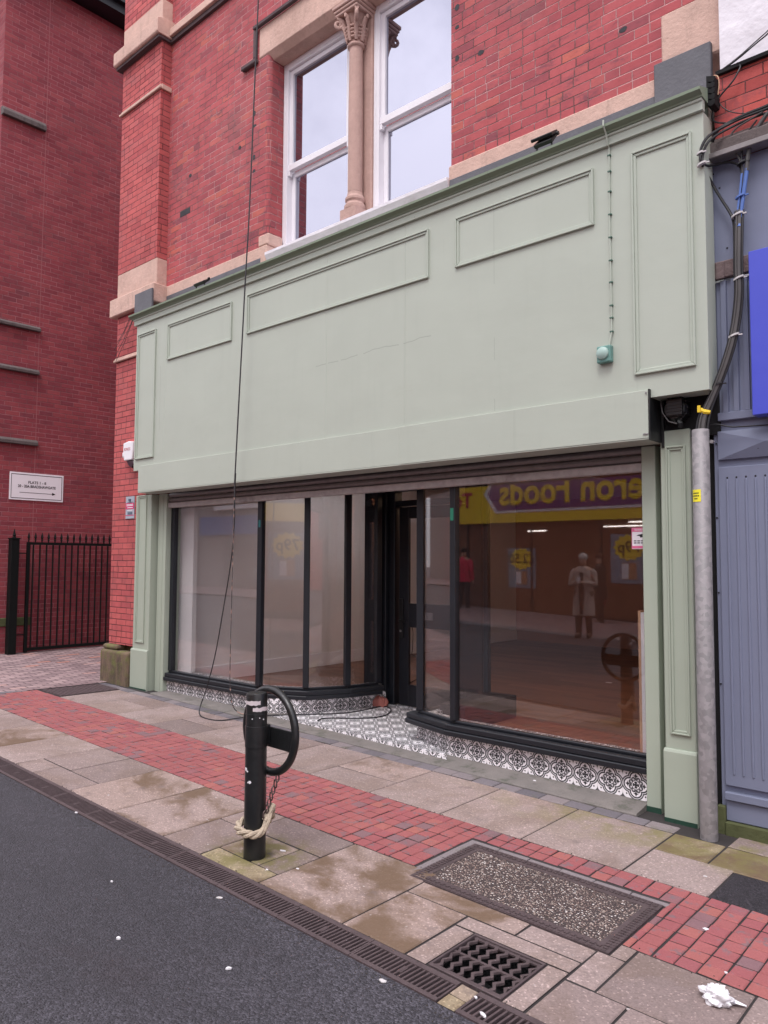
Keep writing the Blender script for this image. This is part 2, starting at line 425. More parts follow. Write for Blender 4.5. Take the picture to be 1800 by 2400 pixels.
M['aggregate'] = aggregate()

def tiles():
    m, t, b = newmat('patterned encaustic tile')
    u, v, nz, x, y = wallcoords()
    hz = nz.abs().gt(.6); P = .2
    U = mixf(hz, u, x)/P; V = mixf(hz, v, y)/P
    a0 = ((U+.06).frac()-.5).abs(); b0 = ((V+0.).frac()-.5).abs()
    a = a0.max(b0); bb = a0.min(b0)
    lobe = ln(a-.23, bb)-.215
    L1 = lobe.abs().lt(.025); L2 = (lobe-.068).abs().lt(.024)
    cross = bb.lt(.03)*a.lt(.125); cross = cross.max((a-.085).abs().lt(.026)*bb.lt(.055))
    da = (a-.31).abs(); dia = ((da+.0001).sqrt()+(bb+.0001).sqrt()).lt(.37)
    ring = (ln(a-.185, bb-.085)-.062).abs().lt(.026)*(a+bb*.6).gt(.16)
    curl = ln(a-.195, bb-.075).lt(.024)
    ca = .5-a0; cb = .5-b0
    star = ((ca+.0001).sqrt()+(cb+.0001).sqrt()).lt(.47)
    dots = ln(ca-.145, cb-.145).lt(.032)
    fig = star.max(dots)*(lobe.gt(.08))
    k = L1; k = k.max(L2*.95).max(cross).max(dia).max(ring*.95).max(curl*.8).max(fig*.95)
    tl = ((U+.06).frac().min(1.-(U+.06).frac())).min(V.frac().min(1.-V.frac())).lt(.006)
    c = mix(k, (.87,.84,.87), (.022,.021,.025))
    c = mix(tl*.4, c, (.3,.28,.28))
    c = mix(noise(6, 6, .7).ss(.6,.8)*.25, c, (.33,.28,.26))
    link(c, b.inputs['Base Color']); b.inputs['Roughness'].default_value = .45; return m
M['tiles'] = tiles()

def glass(name, ior, tint=(.93,.93,.93)):
    m, t, b = newmat(name); t.nodes.remove(b)
    tr = t.nodes.new('ShaderNodeBsdfTransparent'); tr.inputs[0].default_value = (*tint, 1)
    gl = t.nodes.new('ShaderNodeBsdfGlossy'); gl.inputs['Roughness'].default_value = .018; gl.inputs[0].default_value = (.96,.95,.97,1)
    fc = t.nodes.new('ShaderNodeLayerWeight'); fc.inputs[0].default_value = .5; fr = (N(fc.outputs['Facing']).pow(4.)*(1.-ior)+ior)
    mx = t.nodes.new('ShaderNodeMixShader'); link(fr, mx.inputs[0]); t.links.new(tr.outputs[0], mx.inputs[1]); t.links.new(gl.outputs[0], mx.inputs[2])
    t.links.new(mx.outputs[0], t.nodes['Material Output'].inputs[0]); return m
M['shopglass'] = glass('shop window glass', .088)
M['doorglass'] = glass('door glass', .05)
def skyglass():
    m, t, b = newmat('sky reflecting pane'); b.inputs['Base Color'].default_value = (.02,.02,.022,1); b.inputs['Roughness'].default_value = .05
    gl = t.nodes.new('ShaderNodeBsdfGlossy'); gl.inputs['Roughness'].default_value = 0.; gl.inputs[0].default_value = (.50,.51,.61,1)
    mx = t.nodes.new('ShaderNodeMixShader'); mx.inputs[0].default_value = .72
    t.links.new(b.outputs[0], mx.inputs[1]); t.links.new(gl.outputs[0], mx.inputs[2]); t.links.new(mx.outputs[0], t.nodes['Material Output'].inputs[0]); return m
M['skyglass'] = skyglass()
# ------------------------------------------------------------------ the street surface
def sheet(name, x0, x1, y0, y1, dz, mat, nx=24, ny=10):
    b = MB().mat(mat)
    vs = [(x0+(x1-x0)*i/nx, y0+(y1-y0)*j/ny, gz(x0+(x1-x0)*i/nx, y0+(y1-y0)*j/ny)+dz) for j in range(ny+1) for i in range(nx+1)]
    b.idx(vs, [(j*(nx+1)+i, j*(nx+1)+i+1, (j+1)*(nx+1)+i+1, (j+1)*(nx+1)+i) for j in range(ny) for i in range(nx)])
    return struct(b.build(name))
g = MB().mat(M['asphalt']); g.face([(-300,-300,-.9),(300,-300,-.9),(300,300,-.9),(-300,300,-.9)]); struct(g.build('ground'))
sheet('road', -60, 60, -9.2, -2.545, -.006, M['asphalt'], 60, 14)
sheet('alley_paving', -30, -4.34, -2.545, 12, .0, M['alley'], 30, 20)
bed = MB().mat(M['mortarbed'])
for x0, x1, y0, y1 in ((-4.34,3.104,-2.367,.3),(3.104,3.488,-1.989,.3),(3.488,5.3,-2.367,.3)):
    n_ = 12; bed.idx([(x0+(x1-x0)*i/n_, y0+(y1-y0)*j/6, gz(x0+(x1-x0)*i/n_, y0+(y1-y0)*j/6)-.0075) for j in range(7) for i in range(n_+1)], [(j*(n_+1)+i, j*(n_+1)+i+1, (j+1)*(n_+1)+i+1, (j+1)*(n_+1)+i) for j in range(6) for i in range(n_)])
struct(bed.build('pavement_bed'))
sheet('opposite_pavement', -60, 60, -13.0, -9.2, .05, M['alley'], 40, 4)

def block(b, x0, x1, y0, y1, gap=.004, ch=.004, lift=0., drop=.03):
    """one paving unit: chamfered top that follows the fall of the street"""
    x0 += gap; x1 -= gap; y0 += gap; y1 -= gap
    tl = [random.uniform(-.0018, .0018) for _ in range(4)]
    def ringz(i, dz):
        cs = [(x0+i, y0+i), (x1-i, y0+i), (x1-i, y1-i), (x0+i, y1-i)]
        return [(x, y, gz(x, y)+dz+lift+tl[k]) for k, (x, y) in enumerate(cs)]
    r0, r1, r2 = ringz(0, -drop), ringz(0, -ch), ringz(ch, 0)
    keep = b.cm; b.mat(M['mortarbed']); b.ring([r0, r1], caps=False); b.cm = keep
    b.ring([r1, r2], caps=False); b.face(r2)
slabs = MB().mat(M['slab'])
def sl(x0, x1, y0, y1, t=None, lift=0.):
    slabs.tint(random.random() if t is None else t); block(slabs, x0, x1, y0, y1, .0055, .005, lift)
# between the shop and the red band
A0, A1 = -.825, -.06
for x0, x1, sp in ((-4.3,-3.72,9),(-3.70,-3.06,0),(-3.06,-2.4,1),(-2.4,-1.74,0),(-1.74,-1.10,1),(-1.10,-.53,0),(-.53,.05,1),(.05,.66,0),(.66,1.32,1),(1.32,1.98,0),(1.98,2.63,0),(2.63,3.305,0)):
    if sp == 9: continue
    if sp == 1:
        k = random.choice((-.44,-.36,-.50)); sl(x0, x1, A0, k); sl(x0, x1, k, A1)
    else: sl(x0, x1, A0, A1, .35+random.random()*.25)
sl(3.305,3.785,-.825,-.385,.55); sl(3.305,3.63,-.385,-.05,1.); sl(3.63,4.3,-.41,-.05,.97); sl(4.3,5.2,-.41,-.05,.6)
sl(3.63,4.3,-.05,.2,.3)
# between the band and the drain
B0, B1 = -2.362, -1.600
for x0, x1, y0, y1, t in ((-4.3,-3.7,B0,B1,.5),(-3.7,-3.1,B0,B1,.6),(-3.1,-2.45,B0,B1,.4),(-2.45,-1.82,B0,B1,.7),(-1.82,-1.2,B0,B1,.55),
    (-1.2,-.72,-2.13,B1,.35),(-.72,-.255,-2.13,B1,.2),(-1.2,-.88,B0,-2.13,.45),(-.88,-.255,B0,-2.13,.3),
    (-.255,.36,B0,B1,.78),(.36,.987,B0,B1,.66),(.987,1.385,B0,-1.925,.22),(.987,1.28,-1.925,B1,.42),(1.28,1.93,-1.895,B1,.12),
    (1.385,1.755,-2.22,-1.90,.62),(1.385,1.93,B0,-2.22,.98),(1.755,1.93,-2.22,-1.895,.1),(1.93,2.575,B0,B1,.70),
    (2.575,3.25,-1.87,-1.725,.74),(2.575,2.975,B0,-1.87,.76),(3.25,3.60,-1.87,-1.725,.5),(3.60,3.74,-2.03,-1.727,.45),(3.655,3.74,-1.727,-1.60,.45),(3.74,4.25,-2.035,B1,.15),(4.25,4.9,-2.035,B1,.4),
    (3.60,3.89,B0,-2.035,.22),(3.89,4.5,B0,-2.035,.33),(4.5,5.2,B0,-2.035,.4)):
    sl(x0, x1, y0, y1, t)
for x0, x1, y0, y1 in ((2.98,3.6,-1.985,-1.875),(2.98,3.10,B0,-1.985),(3.49,3.6,B0,-1.985)): sl(x0, x1, y0, y1, .57, .002)   # concrete surround of the gully
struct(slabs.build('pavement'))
band = MB().mat(M['setts']); p = .1
for i in range(-44, 60):
    off = random.uniform(-.0015, .0015)
    for j in range(8):
        x0 = i*p+off+random.uniform(-.002,.002); y0 = -1.598+j*.0965
        if x0 < -4.36: continue
        x1, y1 = x0+p, y0+.0965
        if x1 > 2.412 and x0 < 3.658 and y0 < -1.043:
            if y1 > -1.043+.03: y0 = -1.043
            elif x0 < 2.412-.03: x1 = 2.412
            elif x1 > 3.658+.008: x0 = 3.658
            else: continue
        band.tint(random.random()); block(band, x0, x1, y0, y1, .0038, .0045, random.uniform(-.0015,.0012))
struct(band.build('red_brick_paving'))
edge = MB().mat(M['kerbset'])
x = -4.3
while x < 3.25:
    if not 3.2 < x: edge.tint(random.random()); block(edge, x, x+.2, -.055+max(0,(x-1)*.004), .075, .003, .006, random.uniform(-.003,.003))
    x += .2
for k in range(9): edge.tint(random.random()*.4); block(edge, 3.42+k*.21, 3.63+k*.21, .20, .30, .003, .006)
for k in range(4): edge.tint(.75); block(edge, 2.415+.0, 2.465, -1.72+k*.165, -1.72+(k+1)*.165, .002, .004)
for k in range(6): edge.tint(.75); block(edge, 2.415+k*.21, 2.415+(k+1)*.21, -1.085, -1.045, .002, .004)
for k in range(7): edge.tint(random.random()*.5); block(edge, -4.42, -4.31, -2.4+k*.21, -2.19+k*.21, .002, .004)
struct(edge.build('edging_bricks'))
pt = MB().mat(M['patch']); pt.tint(.5); block(pt, 3.79, 6.2, -.825, -.42, .002, .003, -.003); struct(pt.build('asphalt_patch'))
sheet('far_pavement', 5.2, 60, -2.36, .25, -.004, M['alley'], 20, 4)

# ------------------------------------------------------------------ drain gratings, gully, covers
def drain_section(x, L=.5):
    o = MB().mat(M['iron'])
    y0, y1 = -2.545, -2.368
    def bx(xa, xb, ya, yb, za, zb):
        vs = []
        for z in (za, zb):
            for (px, py) in ((xa,ya),(xb,ya),(xb,yb),(xa,yb)): vs.append((px, py, gz(px, py)+z))
        o.idx(vs, [(0,3,2,1),(4,5,6,7),(0,1,5,4),(1,2,6,5),(2,3,7,6),(3,0,4,7)])
    bx(x+.002, x+L-.002, y0, y0+.024, -.05, .002); bx(x+.002, x+L-.002, y1-.030, y1, -.05, .002)
    bx(x+.001, x+.010, y0+.0245, y1-.0305, -.05, .0); bx(x+L-.010, x+L-.001, y0+.0245, y1-.0305, -.05, .0)
    n = int((L-.024)/.0245); st = (L-.024)/n
    for k in range(n):
        xa = x+.012+k*st
        if k == n//2: bx(xa+.001, xa+st-.001, y0+.06, y1-.065, -.05, -.001)
        vs = []
        for z in (-.045, 0.):
            for (px, py) in ((xa+.003,y0+.0245),(xa+.0125,y0+.0245),(xa+.0205,y1-.0305),(xa+.011,y1-.0305)): vs.append((px, py, gz(px, py)+z))
        o.idx(vs, [(0,3,2,1),(4,5,6,7),(0,1,5,4),(1,2,6,5),(2,3,7,6),(3,0,4,7)])
    o.mat(M['dark']); bx(x, x+L, y0+.0242, y1-.0302, -.07, -.0505)
    return o.build('drain_grating', origin=(x, -2.46, gz(x, -2.46)))
k = 0; x = 3.30
while x > -4.2:
    x -= .5; o = drain_section(x)
    tag(o, 'brown cast iron slotted channel grating running along the road edge left of the square gully', 'drain grating', 'channel gratings along the kerb')
for x, lab in ((3.395, 'first brown slotted channel grating right of the two stone setts below the gully'), (3.897, 'brown slotted channel grating at the bottom right edge of the photo'), ):
    tag(drain_section(x), lab, 'drain grating', 'channel gratings along the kerb')
st = MB().mat(M['slab']).tint(.98); block(st, 3.302, 3.393, -2.545, -2.46, .003, .005); st.tint(.9); block(st, 3.302, 3.393, -2.46, -2.368, .003, .005); struct(st.build('stone_setts'))

t = thing('gully_grate', 'square cast iron road gully with zigzag slots set in the pavement beside the channel', 'gully grate', (3.3,-2.16,gz(3.3,-2.16)))
gx0, gx1, gy0, gy1 = 3.105, 3.487, -2.352, -1.99
def gzp(z): return lambda x, y: gz(x, y)+z
def wedge(b, poly, z0, z1):
    b.ring([[(x, y, gz(x, y)+z0) for x, y in poly], [(x, y, gz(x, y)+z1) for x, y in poly]])
b = MB().mat(M['iron'])
for q in (((gx0,gy0),(gx1,gy0),(gx1,gy0+.02),(gx0,gy0+.02)), ((gx0,gy1-.012),(gx1,gy1-.012),(gx1,gy1),(gx0,gy1)),
          ((gx0,gy0+.02),(gx0+.010,gy0+.02),(gx0+.010,gy1-.012),(gx0,gy1-.012)), ((gx1-.010,gy0+.02),(gx1,gy0+.02),(gx1,gy1-.012),(gx1-.010,gy1-.012))): wedge(b, q, -.04, .002)
b.build('frame', t, bevel=.002)
b = MB().mat(M['iron']); ny = 7; xs = gx0+.012; W = gx1-gx0-.024; L = gy1-gy0-.034; ys = gy0+.021
nb = 6
for i in range(nb+1):
    xc = xs+.012+(W-.024)*i/nb
    pts = []; m_ = 10
    for kk in range(m_+1):
        yy = ys+L*kk/m_; dx = .011*(1 if kk % 2 else -1) if 0 < kk < m_ else 0
        pts.append((xc+dx, yy))
    hw = .0088
    for kk in range(m_):
        (xa, ya), (xb, yb) = pts[kk], pts[kk+1]
        wedge(b, ((max(xs,xa-hw),ya),(min(xs+W,xa+hw),ya),(min(xs+W,xb+hw),yb),(max(xs,xb-hw),yb)), -.016, -.006+.0003*(i % 2))
for f in (.0, .5, 1.):
    yc = ys+.008+(L-.016)*f; wedge(b, ((xs,yc-.007),(xs+W,yc-.007),(xs+W,yc+.007),(xs,yc+.007)), -.0155, -.0072)
b.build('grille', t)
b = MB().mat(M['dark']); wedge(b, ((gx0+.011,gy0+.0205),(gx1-.011,gy0+.0205),(gx1-.011,gy1-.0125),(gx0+.011,gy1-.0125)), -.30, -.20); b.build('gully_pot', t)

t = thing('manhole_cover', 'long recessed manhole cover filled with brown pebble aggregate in the red brick band', 'manhole cover', (3.05,-1.4,gz(3.05,-1.4)))
mx0, mx1, my0, my1 = 2.47, 3.652, -1.722, -1.092
b = MB().mat(M['aggregate']); e = .075
wedge(b, ((mx0+e,my0+e),(mx1-e,my0+e),(mx1-e,my1-e),(mx0+e,my1-e)), -.03, -.001); b.build('aggregate_infill', t)
b = MB().mat(M['iron'])
for s0, s1, z in ((0., .022, .002), (.025, .046, .0), (.049, .0745, .001)):
    for q in (((mx0+s0,my0+s0),(mx1-s0,my0+s0),(mx1-s0,my0+s1),(mx0+s0,my0+s1)), ((mx0+s0,my1-s1),(mx1-s0,my1-s1),(mx1-s0,my1-s0),(mx0+s0,my1-s0)),
              ((mx0+s0,my0+s1),(mx0+s1,my0+s1),(mx0+s1,my1-s1),(mx0+s0,my1-s1)), ((mx1-s1,my0+s1),(mx1-s0,my0+s1),(mx1-s0,my1-s1),(mx1-s1,my1-s1))): wedge(b, q, -.03, z)
def stud(x, y): wedge(b, ((x-.011,y-.006),(x+.011,y-.006),(x+.011,y+.006),(x-.011,y+.006)), .0, .005)
k = mx0+.03
while k < mx1-.02:
    for y in (my0+.011, my0+.036, my1-.011, my1-.036): stud(k, y)
    k += .034
k = my0+.06
while k < my1-.05:
    for xx in (mx0+.012, mx0+.036, mx1-.012, mx1-.036): stud(xx, k)
    k += .026
b.build('edge_frame', t)
t = MB().mat(M['iron']); wedge(t, ((-4.28,-.79),(-3.74,-.79),(-3.74,-.03),(-4.28,-.03)), -.02, .002)
for i in range(12):
    for j in range(17):
        if (i+j) % 2: wedge(t, ((-4.26+i*.043,-.77+j*.043),(-4.225+i*.043,-.77+j*.043),(-4.225+i*.043,-.755+j*.043),(-4.26+i*.043,-.755+j*.043)), .002, .006)
tag(t.build('access_cover', origin=(-4.0,-.4,gz(-4,-.4))), 'worn brown iron access cover in the pavement beside the mossy corner stone', 'access cover')

# ------------------------------------------------------------------ the brick building
WY = .35
bld = thing('brick_building', 'red Victorian brick building with sandstone bands above the green shopfront', 'building', (0,2,0))
b = MB().mat(M['brick'])
XL, XR, OL, OR = -3.499, 3.575, -1.42, 1.207
def arc(cx, cy, r, a0, a1, n=7): return [(cx+r*math.cos(R(a0+(a1-a0)*i/n)), cy+r*math.sin(R(a0+(a1-a0)*i/n))) for i in range(n+1)]
b.prism([(XL,WY)]+arc(-1.475, WY+.055, .055, -90, 0)+[(OL,.9),(XL,.9)], 5.30, 7.955, 'z')
b.prism([(OR,WY),(3.20,WY),(3.20,.9),(OR,.9)], 5.30, 7.955, 'z'); b.box(3.20,XR,WY,.9,5.775,7.955)
b.box(XL,-1.615,WY,.9,7.955,8.64); b.box(-1.615,XR,WY,.9,7.965,8.64)
b.box(XL,-2.78,WY,.9,8.86,12.0); b.box(0.2,XR,WY,.9,8.66,12.)
b.build('upper_wall', bld)
b = MB().mat(M['brick_pil'])
b.box(-4.5,-3.5,.2,1.2,5.67,8.64); b.box(-4.5,-3.5,.2,1.2,9.23,12.)
b.box(-4.47,-3.62,.2,1.2,.575,5.055)
b.box(-4.46,-4.2,1.2,9,.2,11.9); b.build('corner_pilaster', bld)
b = MB().mat(M['stone']); b.box(-4.5,-3.497,.197,1.2,5.313,5.668); b.build('stone_block', bld, bevel=.012)
b = MB().mat(M['stone']); b.box(-4.59,-3.46,.135,1.2,5.06,5.31); b.build('stone_band', bld, bevel=.012)
b = MB().mat(M['stone']); b.box(-3.459,-1.40,WY-.025,.9,5.0,5.298)
b.prism([(-1.56,WY-.02),(-1.38,WY-.02),(-1.38,.55),(-1.56,.55)], 5.3, 5.43, 'z'); b.build('stone_band', bld, bevel=.012)
b = MB().mat(M['stone']); b.box(1.19,3.20,WY-.025,.9,5.0,5.298); b.build('stone_band', bld, bevel=.012)
b = MB().mat(M['stone']); b.box(3.16,XR+.03,WY-.01,.9,5.31,5.772); b.build('stone_block', bld, bevel=.012)
b = MB().mat(M['stone'])
b.box(-4.5,-3.498,.195,1.2,8.93,9.228); b.prism([(.11,8.68),(.09,8.70),(.09,8.88),(.19,8.928),(1.2,8.928),(1.2,8.68)], -4.59, -3.44, 'x')
b.prism([(.27,8.70),(.27,8.80),(.345,8.855),(.9,8.855),(.9,8.70)], -3.438, XR, 'x'); b.build('string_course', bld, bevel=.006)
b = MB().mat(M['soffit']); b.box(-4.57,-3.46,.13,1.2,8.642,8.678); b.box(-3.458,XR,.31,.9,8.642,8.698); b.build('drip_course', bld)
b = MB().mat(M['stone'])
for z, y in ((7.96,.165),(7.9945,.185)): b.box(-4.53+(y-.165),-3.47-(y-.165),y,.198,z,z+.034)
b.box(-3.499,-3.47,.199,.349,7.96,8.028); b.build('moulded_strip', bld, bevel=.006)
b = MB().mat(M['stone'])
for z, y in ((4.42,.165),(4.4505,.185)): b.box(-4.50,-3.62,y,.198,z,z+.03)
b.build('moulded_strip', bld, bevel=.006)
b = MB().mat(M['plinth']); b.prism([(-4.56,.12),(-3.84,.12),(-3.84,.3),(-4.56,.3)], -.1, .50, 'z'); b.box(-4.50,-3.84,.301,1.2,-.1,.572); b.box(-4.54,-4.17,.14,.3,.5,.572); b.build('plinth_stone', bld, bevel=.045, seg=3)
b = MB().mat(M['plaster']); b.box(-3.83,3.6,.55,.9,2.62,4.99); b.build('backing_wall', bld)
# lintel, hood mould
b = MB().mat(M['stone'])
b.prism([(WY-.012,7.60),(WY-.012,7.95),(.62,7.95),(.62,7.53),(WY+.06,7.53)], -1.60, 1.36, 'x'); b.build('lintel', bld, bevel=.004)
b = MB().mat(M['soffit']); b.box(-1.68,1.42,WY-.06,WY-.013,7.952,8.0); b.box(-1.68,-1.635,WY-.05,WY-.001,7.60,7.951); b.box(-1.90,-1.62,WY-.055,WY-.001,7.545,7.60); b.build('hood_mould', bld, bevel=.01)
# lead
for x0, x1 in ((-3.45,-1.5),(1.2,3.12)):
    b = MB().mat(M['lead']); b.prism([(.10,4.93),(.32,5.02),(.322,5.165),(.335,5.165),(.335,4.90),(.10,4.90)], x0, x1, 'x'); b.build('lead_flashing', bld, bevel=.006)
for q in ((3.12,3.53,.295,.34,4.95,5.385),(-3.86,-3.44,.10,.134,4.93,5.22)):
    b = MB().mat(M['lead']); b.box(*q); b.build('lead_sheet', bld, bevel=.006)
for x0, x1, z0, z1 in ((-3.21,-2.98,6.16,6.235),(-1.72,-1.66,6.93,7.0),(-1.72,-1.65,6.79,6.83),(-1.71,-1.66,6.40,6.46),(-1.71,-1.65,6.24,6.28),(-1.99,-1.93,6.62,6.67),(-3.03,-2.96,6.63,6.68),(2.83,2.90,5.79,5.835),(1.25,1.30,6.76,6.82),(1.25,1.30,6.58,6.62),(1.25,1.30,6.27,6.33),(1.50,1.57,6.21,6.26)):
    cx, cz = (x0+x1)/2, (z0+z1)/2
    poly = [(cx+(x1-x0)/2*math.cos(a)*random.uniform(.8,1.1), cz+(z1-z0)/2*math.sin(a)*random.uniform(.8,1.1)) for a in [k*math.pi/5 for k in range(10)]] if x1-x0 < .1 else [(x0,z0),(x1,z0),(x1,z1),(x0,z1)]
    b = MB().mat(M['ink']); b.prism(poly, WY-.002, WY+.03, 'y'); b.build('broken_brick', bld)
# window column
colm = MB().mat(M['stone_col']); cx, cy = -.122, .455
colm.lathe([(.078,5.52),(.077,6.4),(.071,7.10)], (cx,cy), 28); cs = colm.build('column', bld, smooth=True)
b = MB().mat(M['stone_col']); b.lathe([(.112,5.33),(.114,5.35),(.112,5.375),(.098,5.395),(.090,5.41),(.104,5.43),(.104,5.455),(.086,5.48),(.078,5.52)], (cx,cy), 28); b.box(cx-.112,cx+.112,cy-.112,cy+.10,5.22,5.33); b.build('column_base', cs, bevel=.004)
b = MB().mat(M['stone_col'])
b.lathe([(.072,7.08),(.088,7.09),(.093,7.105),(.088,7.12),(.074,7.125),(.076,7.16),(.080,7.25),(.095,7.34),(.125,7.42)], (cx,cy), 28)
for k in range(8):
    a = 2*math.pi*k/8; c_, s_ = math.cos(a), math.sin(a); h_ = .0 if k % 2 else .05
    prof = [(.084,7.135),(.096,7.19),(.112,7.26+h_),(.142,7.32+h_),(.162,7.33+h_),(.167,7.30+h_)]
    b.tube([(cx+c_*r, cy+s_*r, z) for r, z in prof], [.024,.030,.030,.026,.020,.011], 8, [.012,.016,.018,.018,.015,.009])
    for e in (-1, 1):
        for q, (r, z) in enumerate(((.094,7.17),(.100,7.205),(.106,7.24),(.115,7.275))):
            aa = a+e*.30; b.ring([[(cx+math.cos(aa)*r+d*.015*math.cos(t_)*-s_, cy+math.sin(aa)*r+d*.015*math.cos(t_)*c_, z+d*.019*math.sin(t_)) for t_ in [j*math.pi/3 for j in range(6)]] if False else [(cx+math.cos(aa)*(r+dd)+.014*w_*math.cos(t_)*-math.sin(aa), cy+math.sin(aa)*(r+dd)+.014*w_*math.cos(t_)*math.cos(aa), z+.017*w_*math.sin(t_)) for t_ in [j*math.pi/3 for j in range(6)]] for dd, w_ in ((-.02,1.),(.004,1.),(.014,.45))])
for k in range(4):
    a = math.pi/4+math.pi/2*k; c_, s_ = math.cos(a), math.sin(a); rx, rz = .185, 7.345
    sp = []
    for q in range(17):
        th = 1.2+q*.62; rr = .060*(1-q/19)
        sp.append((cx+c_*(rx+rr*math.cos(th)), cy+s_*(rx+rr*math.cos(th)), rz+rr*math.sin(th)))
    b.tube(sp, [.024-.0007*q for q in range(17)], 8)
    b.tube([(cx+c_*.085,cy+s_*.085,7.19),(cx+c_*.105,cy+s_*.105,7.27),(cx+c_*.14,cy+s_*.14,7.36),(cx+c_*.18,cy+s_*.18,7.405)], [.018,.022,.024,.02], 8)
b.build('capital', cs, smooth=True)
b = MB().mat(M['stone_col'])
oct_ = lambda h: [(cx-h,cy-h),(cx+h,cy-h),(cx+h,cy+h),(cx-h,cy+h)]
b.prism(oct_(.160), 7.415, 7.45, 'z'); b.prism(oct_(.172), 7.451, 7.485, 'z'); b.prism(oct_(.185), 7.486, 7.529, 'z'); b.build('abacus', cs, bevel=.008)
b = MB().mat(M['stone_col']); b.box(-.27,.03,.535,.75,5.30,7.529); b.build('mullion', bld, bevel=.012)
b = MB().mat(M['render_white']); b.prism([(.30,5.16),(.30,5.19),(.56,5.235),(.9,5.235),(.9,5.1),(.33,5.1)], -1.40, 1.19, 'x'); b.build('window_sill', bld)
def sash_window(x0, x1):
    y = .565; zb, zt, zm = 5.236, 7.529, 6.27
    f = MB().mat(M['upvc']); fw = .075
    f.box(x0,x0+fw,y,y+.12,zb,zt); f.box(x1-fw,x1,y,y+.12,zb,zt); f.box(x0+fw,x1-fw,y,y+.12,zb,zb+.07); f.box(x0+fw,x1-fw,y,y+.12,zt-.085,zt)
    f.box(x0+.028,x0+.04,y-.006,y,zb,zt-.08); w = f.build('window', bld, bevel=.004)
    u = MB().mat(M['upvc']); sw = .055; a, c = x0+fw, x1-fw
    u.box(a,a+sw,y+.03,y+.075,zm,zt-.086); u.box(c-sw,c,y+.03,y+.075,zm,zt-.086); u.box(a+sw,c-sw,y+.03,y+.075,zt-.086-sw,zt-.086); u.box(a,c,y+.015,y+.075,zm-.045,zm+.03)
    u.box(a+.002,a+.03,y+.012,y+.06,zm-.105,zm-.046); u.box(c-.03,c-.002,y+.012,y+.06,zm-.105,zm-.046)
    u.build('upper_sash', w, bevel=.004)
    l = MB().mat(M['upvc'])
    l.box(a,a+sw,y+.077,y+.115,zb+.07,zm-.046); l.box(c-sw,c,y+.077,y+.115,zb+.07,zm-.046); l.box(a+sw,c-sw,y+.077,y+.115,zb+.07,zb+.07+.07); l.box(a+sw,c-sw,y+.077,y+.115,zm-.11,zm-.046)
    l.build('lower_sash', w, bevel=.004)
    p_ = MB().mat(M['skyglass']); p_.box(a+sw,c-sw,y+.058,y+.066,zm+.03,zt-.086-sw); p_.box(a+sw,c-sw,y+.098,y+.106,zb+.14,zm-.11)
    p_.build('glass_pane', w)
    v = MB().mat(M['upvc']); 
    for q in range(2): v.box(x0+.2+q*.42,x0+.52+q*.42,y-.008,y,zt-.06,zt-.035)
    v.build('trickle_vent', w, bevel=.003)
sash_window(-1.415,-.272); sash_window(.032,1.205)
# second floor window just peeping in
f = MB().mat(M['upvc']); f.box(-2.74,.15,.56,.62,8.86,8.95); f.box(-2.77,-2.68,.56,.62,8.951,12); f.build('upper_window_frame', bld, bevel=.004)
f = MB().mat(M['skyglass']); f.box(-2.68,.2,.60,.61,8.96,12); f.build('upper_window_pane', bld)
# ------------------------------------------------------------------ the green shopfront
shop = thing('shopfront', 'empty shopfront with a deep sage green fascia and black framed curved windows', 'shopfront', (0,.3,0))
def frame_strip(b, x0, x1, z0, z1, y, w=.036, d=.021):
    """a planted panel moulding: four mitred strips with a raised outer edge"""
    for (o, i, dd) in ((0., w*.42, d), (w*.42, w, d*.55)):
        O = [(x0+o,z0+o),(x1-o,z0+o),(x1-o,z1-o),(x0+o,z1-o)]; I = [(x0+i,z0+i),(x1-i,z0+i),(x1-i,z1-i),(x0+i,z1-i)]
        for k in range(4):
            q = (k+1) % 4
            b.prism([O[k], O[q], I[q], I[k]], y-dd, y+.001, 'y')
b = MB().mat(M['sage'])
for x0, x1 in ((-3.60,-2.915),(-2.9143,-.052),(-.0513,.955),(.9557,3.57)): b.box(x0, x1, 0., .16, 2.83, 4.715)
b.build('fascia', shop, bevel=.0015)
b = MB().mat(M['sage']); b.box(-3.58,3.55,.161,.40,2.86,4.9); b.build('fascia_backing', shop)
for x0, x1, z0, z1 in ((-2.865,-1.575,4.14,4.583),(-1.303,1.230,4.155,4.592),(1.517,2.779,4.166,4.596),(-3.555,-3.128,2.972,4.588),(3.068,3.492,3.0,4.602)):
    b = MB().mat(M['sage_trim']); frame_strip(b, x0, x1, z0, z1, 0.); b.build('panel_moulding', shop, bevel=.003)
b = MB().mat(M['sage_trim'])
b.prism([(.02,4.7155),(-.026,4.7155),(-.027,4.772),(-.038,4.776),(-.040,4.793),(.02,4.793)], -3.63, 3.575, 'x'); b.build('cornice_moulding', shop, bevel=.002)
b = MB().mat(M['sage_shade'])
b.prism([(.02,4.7945),(-.046,4.7945),(-.050,4.806),(-.070,4.816),(-.088,4.826),(-.089,4.846),(.02,4.885),(.12,4.92),(.12,4.7945)], -3.67, 3.582, 'x'); b.build('cornice', shop)
